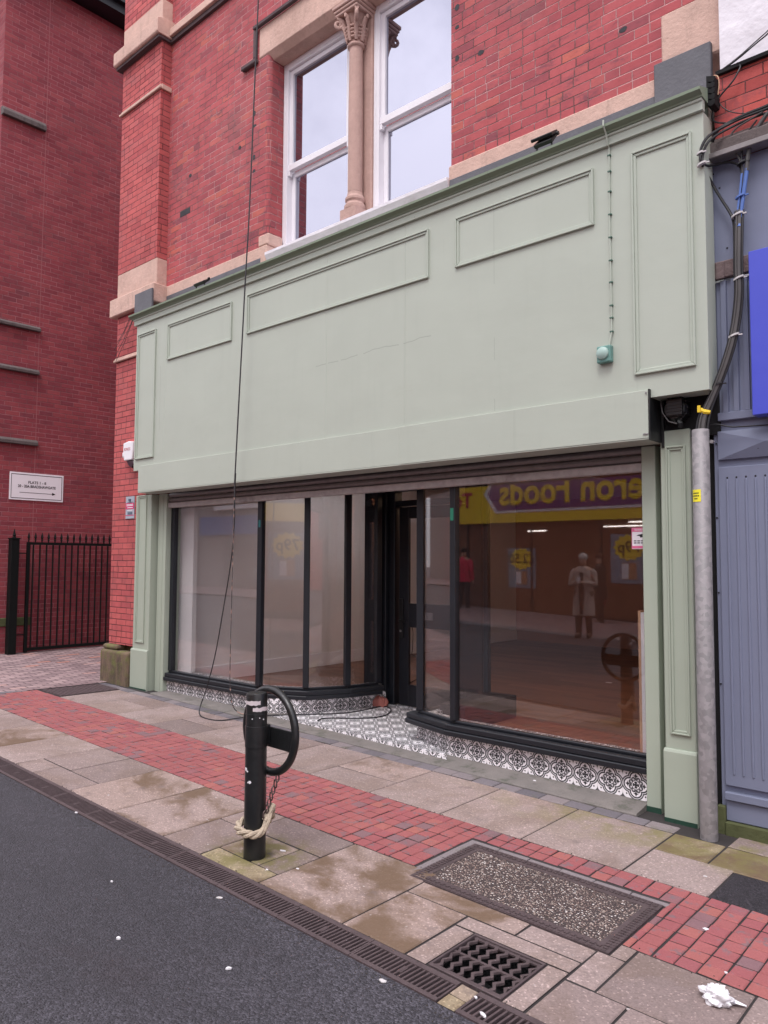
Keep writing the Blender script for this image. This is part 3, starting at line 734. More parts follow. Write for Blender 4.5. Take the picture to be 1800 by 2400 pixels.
# shutter box
b = MB().mat(M['sage'])
b.box(-3.45,.915,-.020,-.002,2.552,2.880); b.box(.9155,3.168,-.023,-.002,2.550,2.883); b.box(-3.45,3.168,-.019,.235,2.540,2.5515)
sb = b.build('shutter_box', shop, bevel=.002)
b = MB().mat(M['black']); b.box(3.1685,3.180,-.026,.195,2.535,2.888); b.box(3.181,3.20,.16,.195,2.50,2.83)
b.build('end_plate', sb, bevel=.002)
b = MB().mat(M['galv']); b.box(3.13,3.166,-.029,-.0235,2.573,2.582); b.build('latch', sb)
b = MB().mat(M['galv']); b.lathe([(.006,2.855),(.006,2.868)],(3.155,-.026),8); b.build('fixing_bolt', sb)
b = MB().mat(M['dark']); b.box(3.376,3.519,.26,.32,-.1,2.559); b.build('side_filler', shop)
b = MB().mat(M['dark']); b.box(3.19,3.57,.19,.30,2.56,2.86); b.build('motor_recess', shop)
b = MB().mat(M['black'])
b.ring([[(3.30+r*math.cos(a)*1.0, y, 2.752+r*math.sin(a)) for a in [k*math.pi/6+.2 for k in range(12)]] for r, y in ((.085,.188),(.085,.12),(.07,.095))])
b.box(3.255,3.36,.075,.14,2.70,2.815)
for k in range(5): b.box(3.253,3.362,.070,.0745,2.705+k*.022,2.716+k*.022)
for k in range(12):
    a = k*math.pi/6; b.tube([(3.30+.088*math.cos(a),.10,2.752+.088*math.sin(a)),(3.30+.088*math.cos(a),.185,2.752+.088*math.sin(a))], .007, 6)
b.tube([(3.33,.10,2.66),(3.345,.09,2.645),(3.34,.10,2.62)], .018, 8)
b.build('shutter_motor', shop, bevel=.004)
b = MB().mat(M['cable_gr']); b.tube([(3.205,.15,2.86),(3.21,.09,2.80),(3.225,.08,2.73),(3.265,.085,2.665),(3.32,.095,2.645)], .005, 6); b.build('motor_cable', shop)
# roller shutter curtain
b = MB().mat(M['shutter']); z = 2.61
for k in range(3):
    zz = z-.062*k; b.prism([(.30,zz),(.283,zz-.012),(.277,zz-.031),(.283,zz-.050),(.30,zz-.0605)], -3.215, 2.99, 'x')
sh = b.build('shutter_curtain', shop, bevel=.003)
b = MB().mat(plain('dusty aluminium rail', (.40,.37,.36), .55, metal=.2, var=.3, vscale=20, dirt=(.14,.12,.11), dirt_amt=.7)); b.prism([(.285,2.424),(.272,2.418),(.272,2.362),(.285,2.355),(.31,2.355),(.31,2.424)], -3.215, 2.99, 'x'); b.build('bottom_rail', sh, bevel=.003)
# pilasters and jambs
def pilaster(x0, x1, px0, px1, ptop, pz0, pz1, plx0, plx1, plz, gap):
    y = .17
    b = MB().mat(M['sage_pil']); b.box(x0,x1,y,.52,min(gz(x0,y),gz(x1,y))-.05,ptop); p = b.build('pilaster', shop, bevel=.006)
    b = MB().mat(M['sage_pil']); frame_strip(b, px0, px1, pz0, pz1, y, .030, .017); b.build('panel_moulding', p, bevel=.003)
    b = MB().mat(M['sage_pil']); b.prism([(y+.01,gz(x0,y)-.03),(y-.022,gz(x0,y)-.03),(y-.022,plz-.02),(y-.012,plz),(y+.01,plz)], plx0, plx1, 'x'); b.build('plinth', p, bevel=.004)
pilaster(3.168,3.375,3.207,3.345,2.618,.535,2.505,3.160,3.384,.435,0)
pilaster(-3.81,-3.435,-3.745,-3.535,2.535,.645,2.53,-3.822,-3.428,.562,0)
b = MB().mat(M['sage_pil']); b.box(2.992,3.095,.255,.55,-.06,2.538); b.box(3.098,3.165,.33,.52,-.06,2.538); b.build('jamb', shop, bevel=.004)
b = MB().mat(M['sage_pil']); b.box(-3.40,-3.222,.255,.55,.0,2.538); b.box(-3.432,-3.404,.30,.52,.0,2.538); b.box(-3.29,-3.284,.250,.254,.05,2.53); b.build('jamb', shop, bevel=.004)
fg = plain('dark green under paint', (.022,.06,.042), .5, var=.4, vscale=20)
for q in ((2.990,3.097,.252,.2545,-.06,-.012),(3.162,3.382,.1445,.1475,-.06,-.026),(-3.82,-3.43,.1445,.1475,.02,.072)):
    b = MB().mat(fg); b.box(*q); b.build('foot_strip', shop)
b = MB().mat(M['black']); b.box(2.985,3.165,.235,.254,2.50,2.54)
b = MB().mat(M['dark']); b.box(-3.6,3.4,.52,1.75,2.60,2.64); b.box(-3.435,3.167,.24,.50,2.63,2.66); b.build('soffit', shop)
# stall riser, sill, glazing
KL = [(-3.221,.315),(-1.36,.33),(-1.12,.42),(-.95,.57),(-.85,.78),(-.76,1.07),(-.65,1.56)]
SL = [(-3.221,.258),(-1.42,.278),(-.885,.55),(-.67,.99),(-.565,1.42)]
GL = [(-3.221,.335),(-1.46,.345),(-.965,.605),(-.742,1.03),(-.645,1.43)]
KR = [(.63,1.64),(.645,.555),(1.19,.325),(2.991,.30)]
SR = [(.60,1.2),(.60,.43),(1.20,.255),(2.991,.25)]
GR = [(.67,1.64),(.705,.500),(1.225,.345),(2.991,.345)]
def wall_strip(b, line, z0, z1, th, skew=0.):
    """a strip of wall along a plan line, thickness th towards the shop (left of travel)"""
    n = len(line); off = []
    for i in range(n):
        a = Vector(line[max(i-1,0)]); c = Vector(line[min(i+1,n-1)]); d = (c-a).normalized(); off.append(Vector(line[i])+Vector((-d.y, d.x))*th)
    fl = lambda v, x: v(x) if callable(v) else v
    for i in range(n-1):
        p, q, p2, q2 = line[i], line[i+1], off[i], off[i+1]
        b.ring([[(p[0],p[1],fl(z0,p[0])),(q[0],q[1],fl(z0,q[0])),(q2[0],q2[1],fl(z0,q[0])),(p2[0],p2[1],fl(z0,p[0]))],
                [(p[0],p[1],fl(z1,p[0])),(q[0],q[1],fl(z1,q[0])),(q2[0],q2[1],fl(z1,q[0])),(p2[0],p2[1],fl(z1,p[0]))]])
stepz = lambda x: .034-.0108*x
for line, sline, gline in ((KL, SL, GL), (KR, SR, GR)):
    b = MB().mat(M['tiles']); wall_strip(b, line, -.05, .205, .05); b.build('tiled_stall_riser', shop)
    b = MB().mat(M['black_frame']); wall_strip(b, sline, .200, .243, .13)
    s2 = [(x+(-.0 if line is KL else .0), y+.02) for x, y in sline]; wall_strip(b, s2, .2435, .292, .11)
    wall_strip(b, gline, .2925, .318, .05); b.build('window_sill', shop, bevel=.006)
    b = MB().mat(M['tiles']); n2 = [(x, y+.058) for x, y in gline]; wall_strip(b, n2, .20, .296, .16 if line is KL else .13); b.build('tiled_window_ledge', shop)
    ms = gline if line is KL else gline[1:]
    for i in range(len(gline)-1):
        p, q = Vector(gline[i]), Vector(gline[i+1]); d = (q-p).normalized(); n_ = Vector((-d.y, d.x))
        if line is KR and i == 0: pass
        a, c = p+d*.03, q-d*.03
        b = MB().mat(M['shopglass']); o1, o2 = n_*.022, n_*.030
        b.ring([[(a.x+o1.x,a.y+o1.y,z),(c.x+o1.x,c.y+o1.y,z),(c.x+o2.x,c.y+o2.y,z),(a.x+o2.x,a.y+o2.y,z)] for z in (.319, 2.60)]); b.build('window_pane', shop)
    for i, (x, y) in enumerate(gline):
        if line is KR and i == 3: continue
        h = .030 if (line is KR) else .033
        if line is KL and i == 0: x += .036
        a = Vector(gline[max(i-1,0)]); c = Vector(gline[min(i+1,len(gline)-1)]); d = (c-a).normalized(); n_ = Vector((-d.y,d.x))
        P0 = Vector((x, y)); quad = [P0-d*h-n_*.012, P0+d*h-n_*.012, P0+d*h+n_*.055, P0-d*h+n_*.055]
        b = MB().mat(M['black_frame']); b.prism([(v.x, v.y) for v in quad], .3185, 2.60, 'z'); b.build('mullion', shop, bevel=.004)
b = MB().mat(plain('green masking tape', (.03,.26,.16), .5)); b.box(1.205,1.24,.3305,.332,2.06,2.17); b.build('tape', shop)
b = MB().mat(plain('blue masking tape', (.02,.16,.17), .5)); b.box(-1.475,-1.44,.3310,.3325,2.07,2.15); b.build('tape', shop)
b = MB().mat(M['step'])
xs_ = [-3.22+i*.2484 for i in range(26)]
b.ring([[(x,.080,stepz(x)-.2),(x,.080,gz(x,.08)+.002),(x,.09,gz(x,.09)+.011),(x,.30,stepz(x)-.002),(x,.5,stepz(x)+.006),(x,.5,stepz(x)-.2)] for x in xs_]); b.build('step', shop)
b = MB().mat(M['tiles']); b.prism([(-1.15,.27),(1.25,.22),(.66,.58),(.66,1.75),(-.72,1.75),(-.80,1.05),(-1.0,.56)], -.1, .0495, 'z'); b.build('entrance_floor', shop)
# entrance door
dy = 1.65
b = MB().mat(M['black_frame']); b.box(-.90,-.745,1.45,1.72,.05,2.60); b.box(-.743,-.66,1.56,1.76,.05,2.60); b.box(-.659,-.578,1.62,1.76,.05,2.60); b.box(.44,.66,1.60,1.76,.05,2.60); b.box(-.577,.439,1.63,1.74,2.335,2.40); b.box(-.577,.439,1.63,1.74,2.51,2.60)
df = b.build('door_frame', shop, bevel=.006)
b = MB().mat(M['doorglass']); b.box(-.577,.439,1.68,1.688,2.4005,2.5095); b.build('transom_pane', df)
b = MB().mat(M['black_frame'])
D0, D1 = -.535, .425
b.box(D0,D0+.14,1.655,1.70,.06,2.325); b.box(D1-.14,D1,1.655,1.70,.06,2.325); b.box(D0+.14,D1-.14,1.655,1.70,2.19,2.325); b.box(D0+.14,D1-.14,1.655,1.70,.06,.295); b.box(D0+.14,D1-.14,1.655,1.70,.945,1.216)
dr = b.build('door', shop, bevel=.005)
b = MB().mat(M['doorglass']); b.box(D0+.14,D1-.14,1.672,1.680,.2955,.9445); b.box(D0+.14,D1-.14,1.672,1.680,1.2165,2.1895); b.build('door_pane', dr)
b = MB().mat(M['galv']); b.box(-.21,-.03,1.643,1.6545,1.04,1.125); b.build('letter_plate', dr, bevel=.003)
b = MB().mat(M['black']); b.box(-.52,-.46,1.635,1.6545,.82,1.27); b.tube([(-.49,1.64,1.02),(-.49,1.60,1.02),(-.47,1.59,1.02),(-.38,1.59,1.015)], .011, 8); hd = b.build('door_handle', dr, bevel=.004)
b = MB().mat(M['galv']); b.tube([(-.49,1.64,.90),(-.49,1.625,.90)], .014, 10); b.build('lock_cylinder', hd)
# interior
b = MB().mat(M['wood_floor'])
b.prism([(-3.08,.42),(-1.40,.43),(-1.0,.72),(-.86,1.10),(-.78,1.78),(-.67,1.78),(-.67,8.2),(-3.08,8.2)], .10, .14, 'z'); b.prism([(.69,8.2),(.69,1.7),(.74,.63),(1.27,.43),(3.4,.43),(3.4,8.2)], .10, .14, 'z'); b.prism([(-.669,1.77),(.689,1.77),(.689,8.2),(-.669,8.2)], .06, .14, 'z')
b.build('shop_floor', shop)
b = MB().mat(M['plaster']); b.box(-3.22,-3.08,.6,8.2,.0,2.9); b.box(-3.22,-2.93,.47,.53,.297,2.6); b.build('side_wall', shop)
b = MB().mat(M['white']); b.box(-3.079,-3.06,.60,8.2,.14,.33); b.box(.72,.80,4.3,4.33,.141,.147); b.build('skirting', shop, bevel=.004)
b = MB().mat(M['plaster_warm']); b.box(-3.22,3.5,8.2,8.3,.0,2.9); b.box(3.4,3.5,.6,8.2,.0,2.9); b.box(1.0,1.9,5.2,5.3,.14,2.9); b.build('back_wall', shop)
b = MB().mat(M['plaster']); b.box(-3.5,.3,1.77,8.3,2.9,2.95); b.mat(M['plaster_warm']); b.box(.3001,3.5,1.77,8.3,2.9,2.95); b.build('ceiling', shop)
b = MB().mat(M['black_frame']); b.box(.78,1.08,.72,1.60,.141,.36); b.build('floor_box', shop, bevel=.006)
b = MB().mat(M['white']); b.box(-3.059,-3.05,4.75,4.90,.62,.71); b.build('wall_socket', shop, bevel=.003)
b = MB().mat(M['cable']); b.tube([(-3.03,4.87,.66),(-3.0,4.87,.5),(-3.0,4.86,.25),(-2.97,4.8,.15),(-2.2,4.2,.147),(-1.3,3.0,.147),(-.8,1.9,.147)], .006, 6); b.box(-3.05,-3.02,4.84,4.89,.64,.69); tag(b.build('power_cord', origin=(-3.03,4.87,.14)), 'black power cord plugged into the white socket and trailing over the shop floor', 'cord')
em = emit('warm strip lamp', (1., .66, .44), 20.)
em2 = emit('neutral strip lamp', (.93, .92, .97), 13.)
for x, y, e_ in ((-1.9,1.6,em2),(-1.9,3.0,em2),(.75,2.7,em),(1.9,2.5,em),(2.8,2.9,em)):
    b = MB().mat(e_); b.box(x-.04,x+.04,y-.6,y+.6,2.83,2.86); b.mat(M['white']); b.box(x-.05,x+.05,y-.61,y+.61,2.8605,2.899); o = b.build('strip_light', shop)
b = MB().mat(M['pale_wood']); b.box(2.885,2.905,.40,.62,.30,1.34); b.mat(M['white']); b.box(2.9055,2.955,.40,.61,.30,1.33); tag(b.build('timber_board', origin=(2.92,.5,.3)), 'upright board with a raw timber edge leaning just inside the right shop window', 'board')
# sign in the window
t = thing('warning_sign', 'white and pink CCTV warning sign stuck inside the right window near its top corner', 'sign', (2.97,.36,1.87))
b = MB().mat(M['white']); b.box(2.868,3.03,.352,.355,1.797,1.955); b.build('sign_board', t)
pk = plain('pink sign print', (.70,.16,.30), .5)
b = MB().mat(pk); b.box(2.872,3.026,.3505,.3518,1.924,1.95); b.box(2.872,3.026,.3505,.3518,1.801,1.82); b.box(2.868,2.8715,.3505,.3518,1.797,1.955); b.box(2.8725,3.026,.3505,.3518,1.951,1.955)
b.mat(M['ink']); b.prism([(2.905,1.895),(2.92,1.902),(2.955,1.908),(2.955,1.885),(2.935,1.880),(2.93,1.893)], .3505, .3518, 'y')
for k, z in enumerate((1.853, 1.838)): 
    for q in range(5): b.box(2.885+q*.026,2.905+q*.026,.3505,.3518,z,z+.007)
b.build('sign_print', t)
text(None, 'WARNING', .024, (2.948,.3498,1.937), (1,0,0), (0,0,1), 'lettering', M['white'], t, .0003)

# ------------------------------------------------------------------ things on the building
t = thing('alarm_box', 'white burglar alarm bell box with a dark lens on the brick corner', 'alarm box', (-3.95,.2,3.1))
b = MB().mat(M['white']); b.prism([(-4.055,3.245),(-4.055,3.13),(-4.03,3.01),(-3.83,3.01),(-3.81,3.13),(-3.81,3.25),(-3.93,3.262)], .10, .197, 'y'); b.lathe([(.03,3.05),(.042,3.08),(.042,3.115),(.03,3.135)],(-4.075,.15),10); b.build('cover', t, bevel=.012, seg=2)
b = MB().mat(plain('dark red lens', (.035,.008,.018), .2)); b.prism([(-4.00,3.008),(-3.83,3.008),(-3.80,2.95),(-3.85,2.90),(-3.93,2.93)], .115, .19, 'y'); b.build('lens', t, bevel=.01)
text(None, 'KINGS', .055, (-3.945,.0985,3.155), (1,0,0), (0,0,1), 'lettering', plain('red print', (.45,.05,.07), .6), t, .0005)
t = thing('security_plaque', 'small stacked grey and magenta notice plate on the brick beside the left pilaster', 'sign', (-4.0,.2,2.4))
b = MB().mat(M['grey_print']); b.box(-4.105,-3.89,.190,.1965,2.245,2.54); b.build('plate', t)
b = MB().mat(M['red_ink']); b.box(-4.10,-3.895,.188,.1898,2.37,2.452); b.box(-4.10,-3.895,.188,.1898,2.283,2.292); b.mat(M['white'])
for k, (z, a, c) in enumerate(((2.428,-4.08,-3.92),(2.412,-4.08,-3.92),(2.385,-4.06,-3.92),(2.35,-4.06,-3.93))): b.box(a,c,.1865,.1878,z,z+.009)
b.mat(plain('slate print', (.10,.13,.18), .6)); b.lathe([(.001,2.51),(.022,2.505),(.022,2.475),(.001,2.47)],(-3.995,.187),10); b.box(-4.06,-3.92,.1865,.1878,2.459,2.464); b.box(-4.05,-3.93,.1865,.1878,2.30,2.332); b.build('print', t)
for nm, x, z, w, tilt, lab in (('floodlight',2.335,5.015,.16,0,'black floodlight standing on the cornice below the right brick wall'),('floodlight',-2.29,5.0,.20,1,'small flat black floodlight lying on the cornice near the left end')):
    t = thing(nm, lab, 'floodlight', (x,.06,4.9))
    b = MB().mat(M['black'])
    if not tilt:
        b.prism([(.02,z-.045),(.115,z+.045),(.13,z+.03),(.05,z-.065)], x-w/2, x+w/2, 'x'); b.prism([(.005,z+.0),(.10,z+.062),(.117,z+.048),(.02,z-.022)], x-w/2-.015, x+w/2+.012, 'x')
    else: b.prism([(.02,z-.02),(.12,z+.04),(.13,z+.02),(.05,z-.05)], x-w/2, x+w/2, 'x')
    b.build('lamp_head', t, bevel=.005)
    for s_ in (-1, 1): b = MB().mat(M['black']); b.tube([(x+s_*w*.4,.06,z-.02),(x+s_*w*.42,.055,4.885)], .008, 6); b.build('bracket', t)
    b = MB().mat(M['black']); b.tube([(x+w/2+.012,.09,z+.02),(x+w/2+.03,.09,z+.02)], .015, 8); b.build('knob', t)
t = thing('junction_box', 'sage green round junction box and clipped conduit run on the fascia', 'junction box', (2.86,-.02,3.18))
b = MB().mat(plain('green junction box paint', (.13,.27,.24), .45, var=.35, vscale=30)); b.box(2.805,2.912,-.05,0,3.122,3.243); b.build('box', t, bevel=.008, seg=2)
b = MB().mat(plain('pale green dome paint', (.33,.46,.42), .4)); b.ring([[(2.853+r*math.cos(k*math.pi/10), y, 3.188+r*math.sin(k*math.pi/10)) for k in range(20)] for r, y in ((.046,-.051),(.044,-.062),(.03,-.072),(.008,-.076))]); b.build('dome', t, smooth=True)
b = MB().mat(M['sage_trim']); b.tube([(2.888,-.018,3.243),(2.905,-.012,3.33),(2.905,-.010,3.6),(2.900,-.010,4.2),(2.905,-.010,4.70),(2.905,-.03,4.712),(2.905,-.058,4.79),(2.905,-.099,4.83),(2.905,-.098,4.87)], .0065, 8)
b.mat(plain('dark green clip', (.06,.13,.10), .5))
for z in (3.34,3.44,3.53,3.70,3.86,4.03,4.2,4.37,4.52,4.64): b.box(2.893,2.917,-.019,-.001,z,z+.009)
b.build('conduit', t)
# ------------------------------------------------------------------ cables
def cable(name, label, path, r, mat, n=7, smooth_=2, origin=None):
    P = [Vector(p) for p in path]
    for _ in range(smooth_):
        Q = [P[0]]
        for i in range(len(P)-1): Q += [P[i]*.75+P[i+1]*.25, P[i]*.25+P[i+1]*.75]
        P = Q+[P[-1]]
    b = MB().mat(mat); b.tube(P, r, n); return tag(b.build(name, origin=origin or path[-1], smooth=True), label, 'cable')
main = [(3.99,.14,4.66),(3.933,.14,4.651),(3.843,.14,4.652),(3.743,.14,4.649),(3.681,.12,4.627),(3.625,.06,4.58),(3.59,-.015,4.514),(3.566,-.03,4.462),(3.552,-.03,4.406),(3.558,-.03,4.355),(3.560,.03,4.327),(3.561,.13,4.293),(3.62,.15,4.156),(3.675,.15,4.047),(3.705,.14,3.973),(3.715,.12,3.873),(3.715,.10,3.6)]
cable('cable', 'thick black cable looping over the right edge of the fascia and back to the pole', main, .0095, M['cable'])
cable('cable', 'second black cable strapped under the loop at the right edge of the fascia', [(x+.012,y+.012,z-.02) for x,y,z in main[:9]]+[(3.567,-.03,4.34),(3.573,.08,4.365),(3.609,.15,4.395),(3.677,.15,4.387),(3.722,.15,4.362),(3.758,.14,4.321),(3.77,.13,4.25),(3.753,.12,4.07),(3.735,.11,3.84)], .008, M['cable'])
cable('cable', 'bundled black cable running along the orange brick wall', [(4.05,.14,4.69),(3.93,.14,4.668),(3.80,.14,4.668),(3.70,.13,4.648),(3.62,.10,4.605),(3.58,.14,4.56)], .011, M['cable'])
cable('cable', 'thin grey cable dropping in a bend beside the blue cable', [(3.90,.14,4.64),(3.809,.14,4.617),(3.742,.14,4.6),(3.696,.14,4.563),(3.689,.14,4.51),(3.716,.14,4.445),(3.757,.13,4.371),(3.777,.12,4.275),(3.76,.12,4.13),(3.74,.12,4.016),(3.737,.1,3.842)], .006, M['cable_gr'])
cable('cable', 'thin black cable between the grey drops over the blue panel', [(3.864,.14,4.601),(3.808,.14,4.544),(3.784,.14,4.481),(3.766,.13,4.398),(3.769,.12,4.308),(3.764,.12,4.189),(3.75,.11,3.9)], .006, M['cable'])
cable('cable', 'thick dusty cable falling from the brick wall into the blue sleeve', [(3.97,.14,4.64),(3.929,.14,4.623),(3.862,.14,4.541),(3.828,.14,4.476),(3.807,.13,4.389),(3.800,.12,4.268)], .014, M['cable_gr'])
cable('cable', 'bright blue cable sleeve over the blue grey panel', [(3.800,.12,4.285),(3.799,.12,4.268),(3.776,.12,4.125),(3.750,.12,3.966),(3.748,.1,3.90)], .013, M['cable_bl'])
cable('cable', 'thin pale blue cable beside the sleeve', [(3.77,.115,4.26),(3.756,.112,4.13),(3.735,.11,3.99),(3.732,.10,3.93)], .007, M['cable_bl'])
trunk = [(3.748,.12,4.02),(3.745,.1,3.84),(3.741,.09,3.613),(3.746,.09,3.477),(3.729,.09,3.319),(3.704,.08,3.169),(3.666,.07,3.031),(3.61,.06,2.877),(3.555,.05,2.748),(3.522,.04,2.67),(3.508,.03,2.572),(3.505,.02,2.40)]
cable('cable', 'thick grey cable trunk curving down into the top of the galvanised pole', trunk, .017, M['cable_gr'])
for dx, dy_, r, mt, lab in ((-.026,.0,.007,'cable','thin black cable on the left of the trunk above the pole'),(-.012,-.016,.006,'cable_gr','thin grey cable in front of the trunk above the pole'),(.02,.006,.008,'cable','black cable on the right of the trunk above the pole')):
    cable('cable', lab, [(x+dx*(1.5 if i > 8 else 1),y+dy_,z) for i,(x,y,z) in enumerate(trunk)], r, M[mt])
cable('cable', 'looped black wire hanging from the white wall above the orange bricks', [(3.735,.2,5.077),(3.768,.16,5.023),(3.762,.14,4.985),(3.724,.13,4.916),(3.637,.13,4.854),(3.601,.13,4.794),(3.582,.13,4.727),(3.595,.14,4.688),(3.68,.13,4.645)], .006, M['cable'])
cable('cable', 'thin sagging wire across the orange bricks', [(3.60,.16,4.95),(3.618,.15,4.846),(3.64,.15,4.787),(3.691,.15,4.73),(3.764,.15,4.688),(3.841,.15,4.663),(3.95,.15,4.645)], .0035, M['cable'])
cable('cable', 'pale copper coloured wire at the top of the cable tangle', [(3.60,.14,5.02),(3.635,.12,4.99),(3.64,.12,4.93),(3.63,.12,4.86)], .004, M['pale_wood'])
cable('cable', 'overhead line rising to the right over the white wall', [(4.6,-.1,5.35),(3.956,.1,5.125),(3.882,.12,5.11),(3.747,.16,5.076),(3.642,.18,5.058),(3.559,.2,5.047)], .005, M['cable'], smooth_=1)
cable('cable', 'second overhead line just above the first over the white wall', [(4.6,-.1,5.40),(3.956,.1,5.145),(3.882,.12,5.125),(3.747,.16,5.085),(3.60,.18,5.05)], .004, M['cable_gr'], smooth_=1)
cable('cable', 'thin black wire along the top of the blue panel with a diamond', [(3.46,.12,2.60),(3.524,.12,2.613),(3.572,.12,2.618),(3.657,.12,2.586),(3.74,.12,2.582),(3.95,.12,2.572)], .005, M['cable'])
b = MB().mat(M['dark'])
for k in range(5): b.prism([(3.575,4.985-k*.04),(3.63,4.965-k*.04),(3.625,4.935-k*.04),(3.60,4.925-k*.04),(3.575,4.945-k*.04)], .06, .16, 'y')
tag(b.build('cornice_bracket', origin=(3.6,.15,4.9)), 'black weathered carved bracket end right of the cornice', 'bracket')
def tie(x, y, z, r, mat, name, lab, tl=.3):
    b = MB().mat(mat); b.ring([[(x+r*math.cos(a), y+r*.7*math.sin(a), z+zz+tl*r*math.cos(a)) for a in [k*math.pi/6 for k in range(12)]] for zz in (-.006,.006)]); b.box(x+r-.002,x+r+.02,y-.006,y+.004,z-.004,z+.004)
    return tag(b.build(name, origin=(x,y,z)), lab, 'cable tie')
tie(3.553,-.028,4.42,.022,M['tie'],'cable_tie','white cable tie on the upper part of the cable loop')
tie(3.560,-.02,4.345,.03,M['tie'],'cable_tie','knotted white cable tie at the bottom of the cable loop')
tie(3.735,.115,3.99,.038,M['tie'],'cable_tie','white cable tie below the blue sleeve')
tie(3.742,.09,3.555,.034,M['tie'],'cable_tie','white cable tie on the trunk beside the bright blue sign')
tie(3.705,.08,3.178,.034,M['tie'],'cable_tie','white cable tie where the trunk starts to lean')
tie(3.768,.118,4.335,.03,M['cable'],'cable_tie','black cable tie gathering the drops above the blue sleeve')
tie(3.757,.115,4.11,.032,M['cable_bl'],'cable_tie','blue cable tie round the blue sleeve')
tie(3.606,.06,2.868,.032,M['cable'],'cable_tie','black cable tie halfway down the leaning trunk')
b = MB().mat(M['yellow']); b.tube([(3.487,.035,2.712),(3.53,.035,2.690),(3.56,.04,2.685)], [.016,.019,.012], 8); b.box(3.486,3.505,.01,.02,2.69,2.735); tag(b.build('tape_wrap', origin=(3.52,.04,2.7)), 'yellow tape wrapped round the cables above the pole', 'tape')
b = MB().mat(M['cable'])
for a, c in (((-3.93,.12,4.98),(-4.45,.15,4.59)),((-3.91,.12,4.92),(-4.43,.15,4.5)),((-3.97,.12,4.98),(-4.37,.15,4.68)),((-3.88,.12,4.95),(-4.40,.15,4.42))):
    m_ = (Vector(a)+Vector(c))/2+Vector((0,.0,-.03)); b.tube([a, m_, c], .0035, 5)
tag(b.build('wire_fan', origin=(-3.9,.12,4.95)), 'fan of thin dark wires below the sandstone block left of the fascia', 'wires')
def patchy():
    m, t, b = newmat('patchy stripped cable'); f = noise(1., 3, .5, co=vec(xyz()[2]*16., 0., 0.)).ss(.53,.57)
    link(mix(f, (.05,.045,.048), (.46,.28,.23)), b.inputs['Base Color']); b.inputs['Roughness'].default_value = .7; return m
hang = [(-.99,-.15,8.6),(-1.011,-.15,7.736),(-1.051,-.15,6.844),(-1.106,-.15,5.389),(-1.160,-.15,4.66),(-1.19,-.15,4.1),(-1.22,-.15,3.619),(-1.283,-.15,2.502)]
cable('hanging_cable', 'long dark cable hanging down the whole facade in front of the fascia', hang, .0078, plain('weathered cable', (.035,.032,.037), .6))
cable('hanging_cable', 'cable end with pinkish bare patches hanging straight down in front of the left window', [(-1.275,-.152,2.62),(-1.283,-.15,2.502),(-1.288,-.15,1.9),(-1.307,-.15,.795),(-1.305,-.15,.32),(-1.31,-.08,.10),(-1.22,.12,.062),(-1.05,.30,.066)], .0048, patchy())
cable('hanging_cable', 'slack black cable loop falling from the facade onto the pavement and into the doorway', [(-1.268,-.148,2.62),(-1.283,-.145,2.45),(-1.30,-.13,2.0),(-1.371,-.12,1.616),(-1.48,-.12,1.188),(-1.602,-.12,.688),(-1.743,-.13,.30),(-1.80,-.17,.12),(-1.72,-.24,.045),(-1.52,-.27,.036),(-1.35,-.22,.034),(-1.30,.0,.045),(-1.05,.30,.062),(-.80,.62,.058),(-.6,.9,.057),(-.60,1.2,.057),(-.60,1.5,.057),(-.35,1.35,.057),(-.17,.972,.057),(-.40,.70,.057),(-.62,.55,.057),(-.55,.40,.057)], .0062, M['cable'])
b = MB().mat(M['cloth'])
for k in range(6):
    a = k*1.1; b.ring([[(-.66+.05*math.cos(a)+r*math.cos(q)*1.1, 1.47+.05*math.sin(a)+r*math.sin(q)*.8, z+.02*math.sin(3*q+k)) for q in [j*math.pi/5 for j in range(10)]] for r, z in ((.05,.055),(.055,.08+.01*k),(.03,.12+.008*k))])
tag(b.build('red_cloth', origin=(-.66,1.47,.05)), 'crumpled faded red cloth dropped at the door jamb', 'cloth')
# ------------------------------------------------------------------ neighbours
nb_ = thing('neighbour_building', 'blue grey boarded shop next door with orange brick and white painted wall above', 'building', (4.5,1,0))
b = MB().mat(M['render_white']); b.box(3.609,12,.24,.9,5.06,12); b.build('painted_wall', nb_)
b = MB().mat(M['brick_next']); b.box(3.578,12,.20,.9,4.45,5.035); b.build('brick_wall', nb_)
b = MB().mat(M['dark']); b.box(3.60,12,.17,.24,5.036,5.062); b.build('drip_edge', nb_)
b = MB().mat(M['stone_dk']); b.prism([(.12,4.46),(.12,4.535),(.2,4.60),(.2,4.46)], 3.54, 12, 'x'); b.build('broken_ledge', nb_)
b = MB().mat(M['shutter']); b.box(3.50,12,.09,.2,4.42,4.458); b.build('flat_trim', nb_, bevel=.004)
b = MB().mat(M['blue_panel']); b.box(3.50,12,.20,.4,3.732,4.419); b.box(3.52,12,.21,.4,-.1,3.6); b.build('panel_wall', nb_, bevel=.004)
b = MB().mat(plain('flaking brown timber', (.16,.115,.115), .85, var=.4, vscale=22, bscale=30, bdist=.01)); b.box(3.515,12,.165,.208,3.61,3.728); b.box(3.575,3.63,.15,.164,3.60,3.72); b.build('timber_beam', nb_, bevel=.008)
def ribbed(x0, x1, z0, z1, y, d, pitch, name):
    b = MB().mat(M['blue_panel']); pts = []; x = x0
    while x < x1:
        pts += [(x, y), (x+pitch*.42, y), (x+pitch*.47, y-d), (x+pitch*.95, y-d)]; x += pitch
    pts += [(x, y+.02), (x0, y+.02)]
    b.prism(pts, z0, z1, 'z'); return b.build(name, nb_)
ribbed(3.565, 6.2, 2.70, 3.595, .195, .018, .068, 'corrugated_panel')
